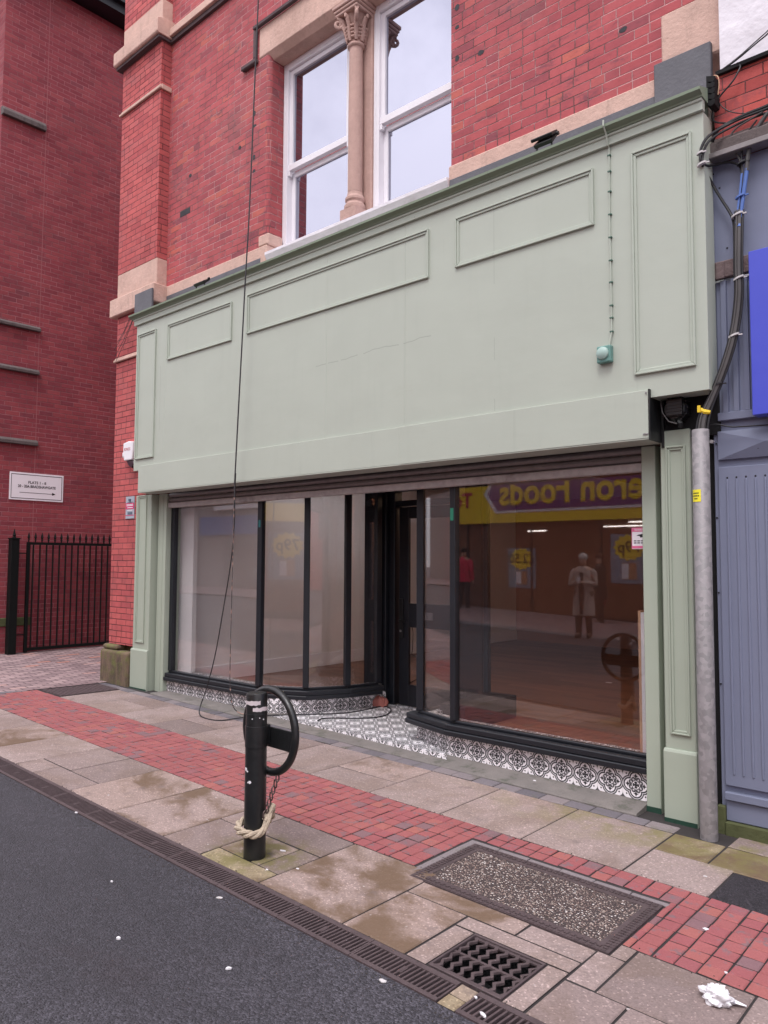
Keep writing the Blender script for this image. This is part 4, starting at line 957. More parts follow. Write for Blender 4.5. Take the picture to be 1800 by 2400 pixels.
b = MB().mat(M['blue_panel']); b.box(3.56,6.2,.175,.209,2.645,2.699)
ld = b.build('panel_lip', nb_, bevel=.004)
b = MB().mat(M['blue_panel']); c_ = (3.86,2.475)
b.idx([(3.555,.185,2.385),(4.165,.185,2.385),(4.165,.185,2.575),(3.555,.185,2.575),(3.86,.145,2.48)], [(0,1,4),(1,2,4),(2,3,4),(3,0,4)]); b.box(3.555,4.165,.1855,.209,2.385,2.575); b.build('diamond_panel', nb_)
b = MB().mat(M['blue_panel']); b.box(3.553,6.2,.185,.2095,.255,2.335)
for k in range(18): b.tube([(3.61+k*.0585,.186,.33),(3.61+k*.0585,.183,.40),(3.61+k*.0585,.183,2.18),(3.61+k*.0585,.186,2.25)], .009, 6)
b.mat(M['cable'])
for k in range(18): b.tube([(3.61+k*.0585,.180,2.262),(3.61+k*.0585,.195,2.262)], .007, 6)
b.build('ribbed_panel', nb_, bevel=.003)
b = MB().mat(M['blue_panel']); b.box(3.553,6.2,.165,.2096,.165,.215); b.box(3.553,6.2,.19,.2096,.03,.16); b.build('bottom_rail', nb_, bevel=.004)
b = MB().mat(M['moss']); b.box(3.553,6.2,.16,.2097,-.12,.026); b.box(3.50,3.552,.17,.2097,-.12,.12); b.build('mossy_base', nb_, bevel=.006)
b = MB().mat(M['blue_sign']); b.box(3.815,6.5,.05,.164,2.635,3.70); tag(b.build('shop_sign', origin=(5,.1,2.6), bevel=.004), 'plain bright blue fascia sign box at the right edge', 'sign')
for x, z in ((3.56,4.36),(3.60,4.25),(3.64,3.82),(3.535,3.30),(3.535,2.95),(3.535,2.50),(3.53,2.0),(3.53,1.5),(3.54,2.62),(3.53,.9)):
    b = MB().mat(M['ink']); b.lathe([(.001,z-.005),(.006,z-.004),(.006,z+.004),(.001,z+.005)],(x,.200 if z > 3.7 else .208),8); b.build('screw', nb_)
# galvanised pole
t = thing('cable_pole', 'galvanised steel pole guarding the cables between the two shopfronts', 'pole', (3.50,.02,gz(3.5,.02)))
b = MB().mat(M['galv']); n = 20
b.ring([[(3.499+r*math.cos(k*2*math.pi/n), .022+r*math.sin(k*2*math.pi/n), z) for k in range(n)] for r, z in ((.054,-.12),(.054,2.573),(.049,2.575),(.049,2.45))], caps=False); o = b.build('tube', t); 
for p_ in o.data.polygons: p_.use_smooth = True
b = MB().mat(M['galv'])
b.ring([[(3.565+.012*math.cos(a), .03, 2.49+.012*math.sin(a)) for a in [k*math.pi/4 for k in range(8)]], [(3.565+.012*math.cos(a), .06, 2.49+.012*math.sin(a)) for a in [k*math.pi/4 for k in range(8)]]]); b.build('fixing_bolt', t)
b = MB().mat(M['sticker']); am = -1.95
b.ring([[(3.499+.0552*math.cos(a), .022+.0552*math.sin(a), z) for a in [am-.62+k*.155 for k in range(9)]] for z in (2.095, 2.175)], closed=False, caps=False); st_ = b.build('sticker', t)
b = MB().mat(M['ink'])
for z, a0, a1 in ((2.152,-.42,.42),(2.134,-.45,.45),(2.116,-.25,.25)):
    for k in range(5):
        s0 = am+a0+(a1-a0)*k/5; s1 = s0+(a1-a0)/5*.72
        b.ring([[(3.499+.0558*math.cos(a), .022+.0558*math.sin(a), zz) for a in (s0, (s0+s1)/2, s1)] for zz in (z-.005, z+.004)], closed=False, caps=False)
b.build('sticker_print', st_)
# left building across the alley
lb = thing('apartment_building', 'tall dark red brick apartment block across the alley', 'building', (-8,4,0))
b = MB().mat(M['brick_dark']); b.prism([(-8.0,-.11),(-8.0,.645),(-8.0,14),(-16,14),(-16,-.11)], -.2, 11.95, 'z'); b.build('wall', lb)
b = MB().mat(plain('pale mortar line', (.33,.12,.13), .9)); b.box(-8.0,-7.997,.642,.654,1.0,11.95); b.build('movement_joint', lb)
b = MB().mat(M['stone_dk'])
for zt, zb, e in ((9.42,9.27,.63),(5.745,5.655,.655),(4.985,4.895,.655),(3.755,3.655,.67)):
    b = MB().mat(M['stone_dk']); b.prism([(-8.05,zb),(-7.93,zb),(-7.93,zb+(zt-zb)*.55),(-7.98,zt),(-8.05,zt)], -.112, e, 'y'); b.build('string_sill', lb, bevel=.006)
b = MB().mat(M['moss']); b.box(-8.02,-7.975,-.11,.66,.58,.72); b.build('mossy_ledge', lb, bevel=.01)
b = MB().mat(plain('dark eaves board', (.012,.014,.02), .5)); b.box(-16.3,-7.62,-.4,14,11.96,12.25); b.box(-7.62,-7.52,-.4,14,12.12,12.26); b.build('eaves', lb)
b = MB().mat(plain('slate roof', (.05,.05,.055), .7)); b.prism([(-16.3,12.26),(-7.55,12.26),(-12,15)], -.4, 14, 'y'); b.build('roof', lb)
t = thing('flats_sign', 'white rectangular sign with black text and an arrow on the dark red brick wall', 'sign', (-7.99,.7,2.94))
b = MB().mat(plain('bright sign sheet', (.86,.84,.88), .4, var=.02)); b.box(-7.998,-7.985,.232,1.157,2.708,3.178); b.build('board', t, bevel=.002)
X = -7.9835
b = MB().mat(M['ink'])
for y0, y1, z0, z1 in ((.257,1.132,3.140,3.150),(.257,1.132,2.735,2.745),(.257,.265,2.745,3.140),(1.124,1.132,2.745,3.140),(.40,.98,2.834,2.842)): b.box(-7.985,X,y0,y1,z0,z1)
b.prism([(.96,2.812),(1.02,2.838),(.96,2.864)], -7.985, X, 'x'); b.build('border_and_arrow', t)
text(None, 'FLATS 1 - 8', .064, (X,.695,3.015), (0,1,0), (0,0,1), 'lettering', M['ink'], t, .0008, .0012)
text(None, '20 - 20A BRADSHAWGATE', .064, (X,.695,2.945), (0,1,0), (0,0,1), 'lettering', M['ink'], t, .0008, .0012, squash=.86)
# gate, swung open along the wall
t = thing('iron_gate', 'black iron gate with spear tops standing open along the alley wall', 'gate', (-7.85,.5,.13))
b = MB().mat(M['gate']); gx = -7.85
b.box(gx-.022,gx+.022,.50,.55,.14,1.99); b.box(gx-.02,gx+.02,.55,2.62,1.945,1.99); b.box(gx-.02,gx+.02,.55,2.62,.165,.215); b.box(gx-.022,gx+.022,2.62,2.67,.14,1.99); b.build('frame', t)
for k in range(18):
    y = .61+k*.1125; b = MB().mat(M['gate']); b.tube([(gx,y,.216),(gx,y,1.944)], .0145, 8); b.build('bar', t)
for k in range(19):
    y = .4975+.03+k*.1125
    b = MB().mat(M['gate']); b.lathe([(.012,1.991),(.012,2.02),(.02,2.025),(.02,2.036),(.012,2.04),(.024,2.07),(.018,2.10),(.004,2.155)],(gx,y),8); b.build('spear_head', t)
b = MB().mat(M['gate']); b.tube([(gx,.352,1.80),(gx,.50,1.80)], .012, 6); b.tube([(gx,.352,.44),(gx,.50,.44)], .012, 6); b.build('hinge', t)
t = thing('gate_post', 'thick square black iron gate post with a spike on top', 'post', (-7.85,.287,.13))
b = MB().mat(M['gate']); b.box(gx-.065,gx+.065,.222,.352,.1,2.035); b.box(gx-.075,gx+.075,.212,.362,2.036,2.055); b.build('shaft', t, bevel=.004)
b = MB().mat(M['gate']); b.lathe([(.03,2.056),(.03,2.075),(.018,2.08),(.028,2.10),(.018,2.13),(.004,2.21)],(gx,.287),10); b.build('finial', t)

# ------------------------------------------------------------------ cycle bollard
BX, BY = 1.647, -2.161; BZ = gz(BX, BY)
t = thing('cycle_bollard', 'black steel cycle stand bollard with a big ring on the pavement', 'bollard', (BX,BY,BZ))
n = 28
b = MB().mat(M['bollard']); b.lathe([(.0645,BZ-.02),(.0645,.20),(.063,.74),(.0625,.905),(.058,.914),(.03,.918),(.001,.918)],(BX,BY),n); po = b.build('post', t)
po.data.polygons.foreach_set('use_smooth', [True]*len(po.data.polygons)); po.data.set_sharp_from_angle(angle=R(35))
b = MB().mat(M['bollard']); b.lathe([(.062,.600),(.0665,.601),(.0665,.722),(.062,.724)],(BX,BY),n); co = b.build('collar', t)
co.data.polygons.foreach_set('use_smooth', [True]*len(co.data.polygons)); co.data.set_sharp_from_angle(angle=R(35))
b = MB().mat(M['bollard']); b.lathe([(.061,.785),(.0650,.786),(.0650,.794),(.061,.795)],(BX,BY),n); b.build('weld_ring', t)
def strip(a0, a1, z0, z1, mat, name, wob=.004):
    b = MB().mat(mat); m_ = 9
    b.ring([[(BX+.0643*math.cos(a), BY+.0643*math.sin(a), z+random.uniform(-wob,wob)) for a in [a0+(a1-a0)*k/m_ for k in range(m_+1)]] for z in (z0, z1)], closed=False, caps=False); b.build(name, t)
vd = math.atan2(-5.095-BY, 5.3-BX)      # towards the street corner
tp = plain('white tape remains', (.62,.55,.57), .8, var=.15)
strip(vd-1.5, vd+.35, .850, .873, tp, 'tape_remains'); strip(vd-.35, vd+1.35, .812, .835, tp, 'tape_remains')
for a, z, r in ((vd-1.1,.475,.014),(vd-.85,.465,.007),(vd-.55,.405,.012),(vd-.75,.403,.006),(vd+.3,.775,.004),(vd-.4,.77,.004),(vd+.7,.765,.005)):
    b = MB().mat(M['paper']); b.ring([[(BX+(rr)*math.cos(a+q*math.cos(k*math.pi/4)/.065), BY+(rr)*math.sin(a+q*math.cos(k*math.pi/4)/.065), z+q*math.sin(k*math.pi/4)*random.uniform(.7,1.1)) for k in range(8)] for rr, q in ((.061,r),(.0652,r*.8))]); b.build('paint_chip', t)
# ring: a steel hoop held by a plate, its plane slightly turned to the street
rc = Vector((BX+.14, BY+.02, .705)); ra = Vector((math.cos(R(8)), math.sin(R(8)), 0)); 
def hoop(c, rx, rz, r, n=56, m=12, yo=0.):
    rings = []
    for k in range(n):
        a = 2*math.pi*k/n; d = ra*math.cos(a)*rx+Vector((0,0,1))*math.sin(a)*rz; u = (ra*math.cos(a)+Vector((0,0,1))*math.sin(a)).normalized(); w_ = Vector((-ra.y, ra.x, 0))
        rings.append([c+d+(u*math.cos(2*math.pi*j/m)+w_*math.sin(2*math.pi*j/m))*r for j in range(m)])
    rings.append(rings[0]); b = MB().mat(M['bollard']); b.ring(rings, caps=False); return b
#RING
hc = Vector((1.668, BY+.088, .682)); ra = Vector((math.cos(R(-3)), math.sin(R(-3)), 0))
rg = hoop(hc, .243, .243, .0235).build('ring', t, smooth=True)
b = MB().mat(M['bollard']); w_ = Vector((-ra.y, ra.x, 0))
def slab3(b, p0, p1, z0, z1, th):
    d = (p1-p0).normalized(); s_ = Vector((-d.y, d.x, 0))*th/2
    b.ring([[p0-s_+Vector((0,0,z0)), p1-s_+Vector((0,0,z0)), p1+s_+Vector((0,0,z0)), p0+s_+Vector((0,0,z0))], [p0-s_+Vector((0,0,z1)), p1-s_+Vector((0,0,z1)), p1+s_+Vector((0,0,z1)), p0+s_+Vector((0,0,z1))]])
c0 = Vector((hc.x, hc.y, 0))
slab3(b, c0-ra*.222, c0+ra*.222, .585, .705, .012); slab3(b, Vector((BX, BY+.05, 0)), Vector((BX,hc.y-.0065,0)), .602, .720, .07)
b.build('bracket_plate', t, bevel=.003)
ch = MB().mat(M['rust']); q0 = hc+Vector((.085,-.01,-.262)); cpos = []
for k in range(7):
    c = q0+Vector((-.004*k, -.012*k, -.034*k)); w = Vector((1,0,0)) if k % 2 else Vector((0,1,0)); pts = []
    for a in range(13):
        th = 2*math.pi*a/12; pts.append(c+w*math.cos(th)*.012+Vector((0,0,1))*math.sin(th)*.024)
    ch.tube(pts, .0045, 6)
tag(ch.build('chain', origin=q0, smooth=True), 'short rusty chain hanging from the bollard ring down to the rope', 'chain')
rp = MB().mat(M['rope']); pts = []; L_ = 40
for strand in range(3):
    pts = []
    for k in range(L_+1):
        a = math.pi*.18+2*math.pi*k/L_*.98; rr = .090+.010*math.sin(2*a); tz = .135-.022*math.cos(a-vd)+.10*max(0, math.cos(a-math.pi*.18))**6
        ph = strand*2*math.pi/3+k*.55
        pts.append((BX+(rr+.012*math.cos(ph))*math.cos(a), BY+(rr+.012*math.cos(ph))*math.sin(a), tz+.014*math.sin(ph)))
    rp.tube(pts, .0115, 7)
e0 = Vector(pts[0]); 
for s_ in (-1, 0, 1): rp.tube([e0+Vector((0,0,.0)), e0+Vector((.012+.006*s_,.01,.05)), q0+Vector((-.024+.008*s_,-.072,-.235)), q0+Vector((-.024,-.070,-.215))], [.02,.017,.012,.006], 7)
tag(rp.build('rope', origin=(BX,BY,.1), smooth=True), 'thick frayed white rope looped round the foot of the black bollard', 'rope')

# ------------------------------------------------------------------ litter
from mathutils import noise as mnoise
t = MB().mat(M['paper']); TX, TY = 4.143, -1.757; tz0 = gz(TX, TY)
nu, nv = 48, 22; rows = []
for i in range(nv+1):
    ph = math.pi*(.02+.96*i/nv); row = []
    for k in range(nu):
        th = 2*math.pi*k/nu; d = Vector((math.sin(ph)*math.cos(th), math.sin(ph)*math.sin(th), -math.cos(ph)))
        q = d*2.1+Vector((3.1,1.7,.4)); r = 1.05+.50*mnoise.noise(q)-.30*abs(mnoise.noise(q*2.3))-.22*abs(mnoise.noise(q*4.6))+.10*mnoise.noise(q*8)
        row.append((TX+d.x*r*.066, TY+d.y*r*.050, tz0+max(.0005, .022+d.z*r*.036)))
    rows.append(row)
t.ring(rows)
t.ring([[(TX+.04+a*.062, TY+.005+a*.03+s_*.022*(1-a*.8), tz0+.016*(1-a)+.002+abs(s_)*.005) for s_ in (-1,0,1)] for a in (0,.3,.6,1.)], closed=False, caps=False)
tag(t.build('crumpled_tissue', origin=(TX,TY,tz0), smooth=True), 'crumpled white tissue lying on the paving slab at the bottom right', 'tissue')
def scrap(x, y, r, lab, name='litter_scrap', el=1.6, ang=0., h=.006, mat='paper', lift=.0):
    b = MB().mat(M[mat]); z = gz(x, y)+lift
    ph = [random.uniform(.75, 1.15) for _ in range(9)]
    r *= .78; h *= .6
    P = lambda s, zz: [(x+s*r*ph[k]*(el*math.cos(k*2*math.pi/9)*math.cos(ang)-math.sin(k*2*math.pi/9)*math.sin(ang)), y+s*r*ph[k]*(el*math.cos(k*2*math.pi/9)*math.sin(ang)+math.sin(k*2*math.pi/9)*math.cos(ang)), z+zz) for k in range(9)]
    b.ring([P(1, -.004), P(1, h*.5), P(.6, h)]); tag(b.build(name, origin=(x,y,z)), lab, 'litter')
scrap(1.361,-2.906,.007,'tiny white scrap on the asphalt below the drain, nearest the left','litter_scrap',1.5,.3)
scrap(1.932,-3.182,.010,'white scrap with a folded edge in the middle of the asphalt','litter_scrap',1.5,.2,.012)
scrap(2.50,-2.98,.0085,'white scrap on the asphalt, furthest right towards the gratings','litter_scrap',2.,.9,.009)
scrap(1.70,-1.99,.012,'elongated white scrap on the mossy slab right of the bollard foot','litter_scrap',2.2,.3,.006)
scrap(.231,-2.55,.009,'pale scrap on the far left stretch of channel grating','litter_scrap',1.8,.3,.006,lift=.002)
scrap(1.929,-2.612,.012,'flattened silvery scrap on the asphalt edge below the bollard','litter_scrap',2.,.5,.003,'tie')
scrap(3.045,-2.585,.015,'grey flattened gum on the asphalt beside the gratings','chewing_gum',1.5,.1,.0025,'tie')
scrap(1.955,-2.098,.009,'small white scrap in the corner of the slab right of the bollard','litter_scrap',1.5,.2)
scrap(1.841,-2.226,.008,'tiny white scrap on the greenish slab in front of the bollard','litter_scrap',1.4,.2)
scrap(3.899,-1.181,.014,'pale pink gum blot on the red bricks right of the manhole cover','chewing_gum',1.5,.1,.0025,'paper')
scrap(4.096,-1.51,.008,'small white blot on the red bricks above the tissue','chewing_gum',1.4,.1,.003,'paper')
scrap(3.685,-.579,.010,'pale gum blot on the slab left of the black asphalt patch','chewing_gum',1.5,.1,.0025,'tie')
scrap(3.403,-2.41,.008,'white scrap on the grating just right of the stone setts','litter_scrap',1.5,.1,.006)
scrap(3.49,-2.485,.010,'cigarette end on the grating at the bottom of the photo','cigarette_end',2.6,-.4,.008)
scrap(2.15,.15,.009,'tiny white scrap on the concrete step under the right window','litter_scrap',1.6,.3,.006,lift=.05)
random.seed(11); gumm = plain('trodden gum', (.42,.37,.36), .8)
for k in range(26):
    x, y = random.uniform(-2.5, 4.4), random.choice((random.uniform(-.8,-.1), random.uniform(-2.3,-1.65)))
    if math.hypot(x-BX, y-BY) < .14 or (2.4 < x < 3.7 and y < -1.0): continue
    b = MB().mat(gumm); z = gz(x, y); r = random.uniform(.004,.009); b.ring([[(x+s*r*math.cos(q)*1.2, y+s*r*math.sin(q), z+zz) for q in [j*math.pi/4 for j in range(8)]] for s, zz in ((1,-.002),(1,.0012),(.7,.002))])
    tag(b.build('chewing_gum', origin=(x,y,z)), 'pale flattened gum spot trodden onto the paving slabs', 'gum', 'gum spots on the slabs')

random.seed(21); b = MB().mat(plain('dark grit', (.05,.042,.038), .95, var=.5))
for k in range(900):
    x = random.uniform(-1.5, 4.2); y = -2.56-abs(random.gauss(0, .05)) if k % 3 else random.choice((-1.601,-.826,-2.363))+random.gauss(0,.012); z = gz(x, y)-(.006 if y < -2.545 else 0.); r = random.uniform(.0015,.0045)
    b.ring([[(x+s*r*math.cos(q), y+s*r*math.sin(q)*random.uniform(.6,1.1), z+zz) for q in (0,1.2,2.6,3.9,5.1)] for s, zz in ((1.,-.001),(.8,r*.7))])
o = b.build('grit'); o['kind'] = 'stuff'; o['label'] = 'dark grit washed along the channel grating and slab joints'
# ------------------------------------------------------------------ across the street (seen in the window reflections)
OY = -13.
op = thing('opposite_shop', 'grocery shop across the street with a yellow and purple fascia seen reflected in the windows', 'shop', (-5,OY-1,0))
b = MB().mat(M['brick_next']); b.box(-11.2,9,OY-6,OY-.0,4.25,7.4); b.box(-11.2,-10.4,OY-6,OY,-.3,4.25); b.box(-2.0,-1.2,OY-6,OY,-.3,4.25); b.box(8,9,OY-6,OY,-.3,4.25); b.build('wall', op)
shell = plain('brown shop interior', (.13,.055,.035), .8)
b = MB().mat(shell); b.box(-10.4,8,OY-5.9,OY-5.7,-.2,2.9); b.box(-10.4,8,OY-5.7,OY-.1,2.86,2.9); b.build('interior', op)
b = MB().mat(M['black_frame'])
for x in (-10.4,-8.3,-6.1,-4.0,-2.05,-1.15,1.5,4.,6.,7.94): b.box(x,x+.06,OY-.1,OY-.02,-.1,2.86)
b.box(-10.4,8,OY-.1,OY-.02,-.1,.25); b.build('window_frame', op)
b = MB().mat(plain('bronze glass', (.15,.066,.04), .3, var=.5, vscale=.8)); b.box(-10.34,-2.05,OY-.07,OY-.05,.25,2.86); b.box(-1.1,7.94,OY-.07,OY-.05,.25,2.86); b.build('window_pane', op)
yl = plain('yellow fascia sheet', (.85,.62,.03), .5, var=.04); pu = plain('purple sign sheet', (.15,.045,.20), .5, var=.04)
b = MB().mat(yl); b.box(-9.9,1.6,OY-.02,OY+.06,2.82,4.2); b.build('fascia_board', op)
b = MB().mat(M['white']); b.prism([(-7.62,3.68),(-7.22,3.10),(-1.0,3.10),(-.55,3.68),(-1.0,4.19),(-7.22,4.19)], OY+.061, OY+.075, 'y'); b.build('sign_outline', op)
b = MB().mat(pu); b.prism([(-7.49,3.68),(-7.14,3.175),(-1.05,3.175),(-.7,3.68),(-1.05,4.13),(-7.14,4.13)], OY+.0755, OY+.085, 'y'); b.build('sign_panel', op)
text(None, 'Heron Foods', 1.04, (-4.55,OY+.088,3.655), (-1,0,0), (0,0,1), 'lettering', yl, op, .004, .026, squash=.90)
text(None, 'Top', .62, (-8.55,OY+.064,3.50), (-1,0,0), (0,0,1), 'lettering', plain('magenta letters', (.50,.02,.10), .5), op, .004, .012)
lt = emit('cool shop tube', (1., .93, .86), 7.)
b = MB().mat(lt)
for x0, x1, z in ((-3.9,-2.6,2.62),(-3.2,-2.3,2.72),(-6.2,-5.6,2.55)): b.box(x0,x1,OY-.045,OY-.035,z,z+.025)
b.build('strip_light', op)
def poster(x, z0, z1, w, body, burst=True, lab=''):
    t = thing('price_poster', lab, 'poster', (x,OY,z0))
    b = MB().mat(plain('pale blue poster paper', (.20,.26,.34), .6)); b.box(x-w/2,x+w/2,OY-.045,OY-.03,z0,z1); b.build('sheet', t)
    if burst:
        b = MB().mat(yl); c = (x, z1-(z1-z0)*.27); n = 26
        b.prism([(c[0]+w*(.44 if k % 2 else .36)*math.cos(2*math.pi*k/n), c[1]+w*(.36 if k % 2 else .29)*math.sin(2*math.pi*k/n)) for k in range(n)], OY-.0295, OY-.024, 'y'); b.build('burst', t)
        text(None, body, w*.42, (x,OY-.022,c[1]), (-1,0,0), (0,0,1), 'lettering', M['black_frame'], t, .001, .006)
    b = MB().mat(plain('product print', (.42,.22,.12), .6)); b.box(x-w*.2,x+w*.2,OY-.0295,OY-.026,z0+.1,z0+(z1-z0)*.42); b.mat(M['white']); b.box(x-w*.2,x-w*.02,OY-.0258,OY-.024,z0+.12,z0+(z1-z0)*.4); b.build('product', t)
poster(-3.2,1.15,2.42,1.0,'79p',True,'pale blue price poster with a yellow starburst beside the shop entrance across the street')
poster(-6.4,.95,2.08,.9,'£2.50',True,'dimmer price poster with a starburst in the middle of the window across the street')
poster(.3,1.15,2.5,1.1,'79p',True,'bigger pale blue price poster with a yellow starburst reflected in the left bay')
ob = thing('opposite_building', 'grey shuttered building across the street further left seen reflected in the left window', 'building', (-18,OY-1,0))
b = MB().mat(plain('grey render', (.30,.26,.25), .85)); b.box(-40,-11.25,OY-6,OY,-.3,7.0); b.build('wall', ob)
b = MB().mat(M['shutter']); 
for k in range(30): b.box(-20.,-15.5,OY,OY+.03,.1+k*.08,.17+k*.08)
b.build('roller_shutter', ob)
b = MB().mat(plain('dull blue sign', (.06,.13,.36), .5)); b.box(-21.5,-15.,OY+.0,OY+.10,2.72,3.45); b.build('fascia_sign', ob)
b = MB().mat(M['white']); b.box(-20.5,-17.6,OY,OY+.12,3.72,3.98); b.box(-16.6,-15.4,OY,OY+.12,3.75,3.92); b.build('window_ledge', ob)
ow = thing('terraced_house', 'white fronted house with a red tiled roof at the far left end of the street', 'house', (-24,-20,0))
b = MB().mat(M['render_white']); b.box(-60,-41,-13,-4.5,-.3,6); b.build('wall', ow)
b = MB().mat(M['brick_next']); b.prism([(-13.4,6.),(-4.2,6.),(-9,9)], -60, -40.8, 'x'); b.build('roof', ow)
b = MB().mat(M['black_frame'])
for y in (-11,-8.5,-6): b.box(-41.02,-40.98,y,y+1.,3.4,5.2)
b.build('window', ow)
oe = thing('street_end_building', 'brown brick building closing the street far to the right', 'building', (45,-6,0))
b = MB().mat(M['brick_next']); b.box(44,52,-30,0,-.6,9); b.build('wall', oe)
b = MB().mat(M['black_frame'])
for y in (-12,-9,-6,-3): b.box(43.96,43.99,y,y+1.1,3.2,5.0); b.box(43.96,43.99,y,y+1.1,6.2,7.8)
b.build('window', oe)
# ------------------------------------------------------------------ people in the reflection
SK = plain('skin', (.50,.30,.22), .55)
def person(x, y, face, lab, coat, legs, hair, coat_len=.95, phone=False, scale=1., bag=None, arms='down'):
    z0 = gz(x, y); t = thing('person', lab, 'person', (x,y,z0))
    f = Vector((math.cos(face), math.sin(face), 0)); s = Vector((-f.y, f.x, 0)); U = Vector((0,0,1)); o = Vector((x,y,z0))
    def W(a, b_, c): return o+(s*a+f*b_+U*c)*scale
    me = bpy.data.meshes.new('body'); bo = bpy.data.objects.new('body', me); col.objects.link(bo); bo.parent = t; bo['org'] = (x,y,z0)
    vs = [W(0,0,.95),W(0,0,1.12),W(0,.01,1.30),W(0,0,1.44),W(0,.01,1.50),W(0,.03,1.60),W(0,.03,1.70)]
    rs = [.14,.13,.15,.11,.055,.088,.07]; es = [(0,1),(1,2),(2,3),(3,4),(4,5),(5,6)]
    def add(p, r, par): vs.append(p); rs.append(r); es.append((par, len(vs)-1)); return len(vs)-1
    for q in (-1, 1):
        i = add(W(.10*q,0,.90),.10,0); i = add(W(.10*q,.02,.50),.065,i); i = add(W(.10*q,-.01+.06*q,.09),.042,i); i = add(W(.11*q,.13+.06*q,.035),.04,i)
        j = add(W(.19*q,0,1.40),.062,3)
        if arms == 'phone': j = add(W(.25*q,.02,1.13),.045,j); j = add(W(.06*q,.27,1.17),.032,j); h_ = W(.05*q,.31,1.18)
        else: j = add(W(.25*q,-.02,1.12),.045,j); j = add(W(.26*q,.06,.88),.032,j); h_ = W(.26*q,.08,.80)
        h = add(h_, .026, j)
        base = vs[j]; dr_ = (h_-base).normalized()
        for k in range(4): add(h_+dr_*(.055+.012*(1.5-abs(k-1.5)))+s*(.014*(k-1.5))+U*(.0), .0085, h)
        add(h_+dr_*.02-s*q*.035, .009, h)
    me.from_pydata([p-o for p in vs], es, []); me.materials.append(SK)
    m_ = bo.modifiers.new('skin', 'SKIN'); bo.modifiers.new('sub', 'SUBSURF').levels = 1
    for i, r in enumerate(rs): me.skin_vertices[0].data[i].radius = (r*scale, r*scale)
    me.skin_vertices[0].data[0].use_root = True
    def loft(name, rows, mat):
        b = MB().mat(mat); b.ring([[W(rx*math.cos(a)+ox, ry*math.sin(a)+oy, z) for a in [k*2*math.pi/16 for k in range(16)]] for rx, ry, z, ox, oy in rows]); return b.build(name, t, smooth=True)
    zl = 1.42-coat_len
    loft('coat', [(.245,.17,zl,0,0),(.235,.165,zl+.2,0,0),(.20,.145,1.0,0,0),(.205,.15,1.2,0,0),(.215,.14,1.38,0,0),(.16,.11,1.46,0,0),(.075,.075,1.51,0,.01)], coat)
    if phone:
        b = MB().mat(legs); b.ring([[W(a*.055*(1.5-z*.4), (.172 if z < 1.1 else .155)*(1-.2*a*a)+.004, z) for a in (-1,-.5,0,.5,1)] for z in (.5,.75,1.0,1.2,1.38)], closed=False, caps=False); b.build('shirt_front', t)
    for q in (-1, 1):
        b = MB().mat(coat)
        if arms == 'phone': b.tube([W(.17*q,0,1.42),W(.215*q,0,1.36),W(.265*q,.02,1.13),W(.08*q,.26,1.17)], [.07,.078,.062,.048], 10)
        else: b.tube([W(.17*q,0,1.42),W(.215*q,0,1.36),W(.265*q,-.02,1.12),W(.27*q,.05,.87)], [.07,.078,.062,.048], 10)
        b.build('sleeve', t, smooth=True)
        b = MB().mat(legs); b.tube([W(.09*q,0,.98),W(.10*q,0,.88),W(.10*q,.02,.50),W(.10*q,-.01+.06*q,.06)], [.12,.115,.08,.06], 12); b.build('trouser_leg', t, smooth=True)
        b = MB().mat(M['black_frame']); b.tube([W(.10*q,-.06+.06*q,.045),W(.10*q,.02+.06*q,.05),W(.11*q,.14+.06*q,.035),W(.11*q,.19+.06*q,.03)], [.045,.05,.042,.02], 10); b.build('shoe', t, smooth=True)
    b = MB().mat(hair); b.ring([[W(r*.95*math.cos(a), r*1.1*math.sin(a)+.012, z) for a in [k*2*math.pi/14 for k in range(14)]] for r, z in ((.092,1.66),(.098,1.70),(.085,1.75),(.045,1.785),(.01,1.795))]); b.build('hair', t, smooth=True)
    b = MB().mat(SK); b.tube([W(0,.105,1.66),W(0,.13,1.625),W(0,.112,1.615)], [.008,.014,.008], 6); b.build('nose', t)
    b = MB().mat(M['ink']); 
    for q in (-1,1): b.tube([W(.032*q-.012,.108,1.655),W(.032*q+.012,.108,1.655)], .006, 6)
    b.tube([W(-.022,.112,1.575),W(.022,.112,1.575)], .005, 6); b.build('eyes_and_mouth', t)
    if phone:
        b = MB().mat(M['white']); b.ring([[W(a,.335,c) for a, c in ((-.035,1.15),(.035,1.15),(.035,1.29),(-.035,1.29))], [W(a,.345,c) for a, c in ((-.035,1.15),(.035,1.15),(.035,1.29),(-.035,1.29))]])
        p_ = b.build('mobile_phone', origin=W(0,.34,1.2)); tag(p_, 'white mobile phone held up by the person in the cream coat', 'phone')
    if bag:
        b = MB().mat(bag); b.ring([[W(.34+a*w_, .06+c*w_*.4, z) for a, c in ((-.15,-.12),(.15,-.12),(.15,.12),(-.15,.12))] for w_, z in ((1.,.45),(1.1,.60),(.8,.78))]); b.tube([W(.26,.06,.78),W(.28,.06,.86),W(.34,.06,.86),W(.40,.06,.78)], .008, 6)
        tag(b.build('shopping_bag', origin=W(.34,.06,.45)), 'red bag carried by the person in the dark coat', 'bag')
person(-2.5,-9.2,R(80),'person in a long cream coat looking down at a phone across the street', plain('cream coat', (.42,.35,.31), .85, var=.25, vscale=12), plain('dark trousers', (.03,.028,.03), .8), plain('white hair', (.50,.46,.43), .8), .95, True, 1.0, None, 'phone')
person(-3.6,-12.2,R(170),'person in a dark coat carrying a red bag walking past the shop across the street', plain('dark coat', (.02,.018,.022), .8), plain('black trousers', (.018,.018,.02), .8), plain('brown hair', (.06,.03,.02), .8), .8, False, 1.0, plain('red bag cloth', (.45,.03,.06), .6))
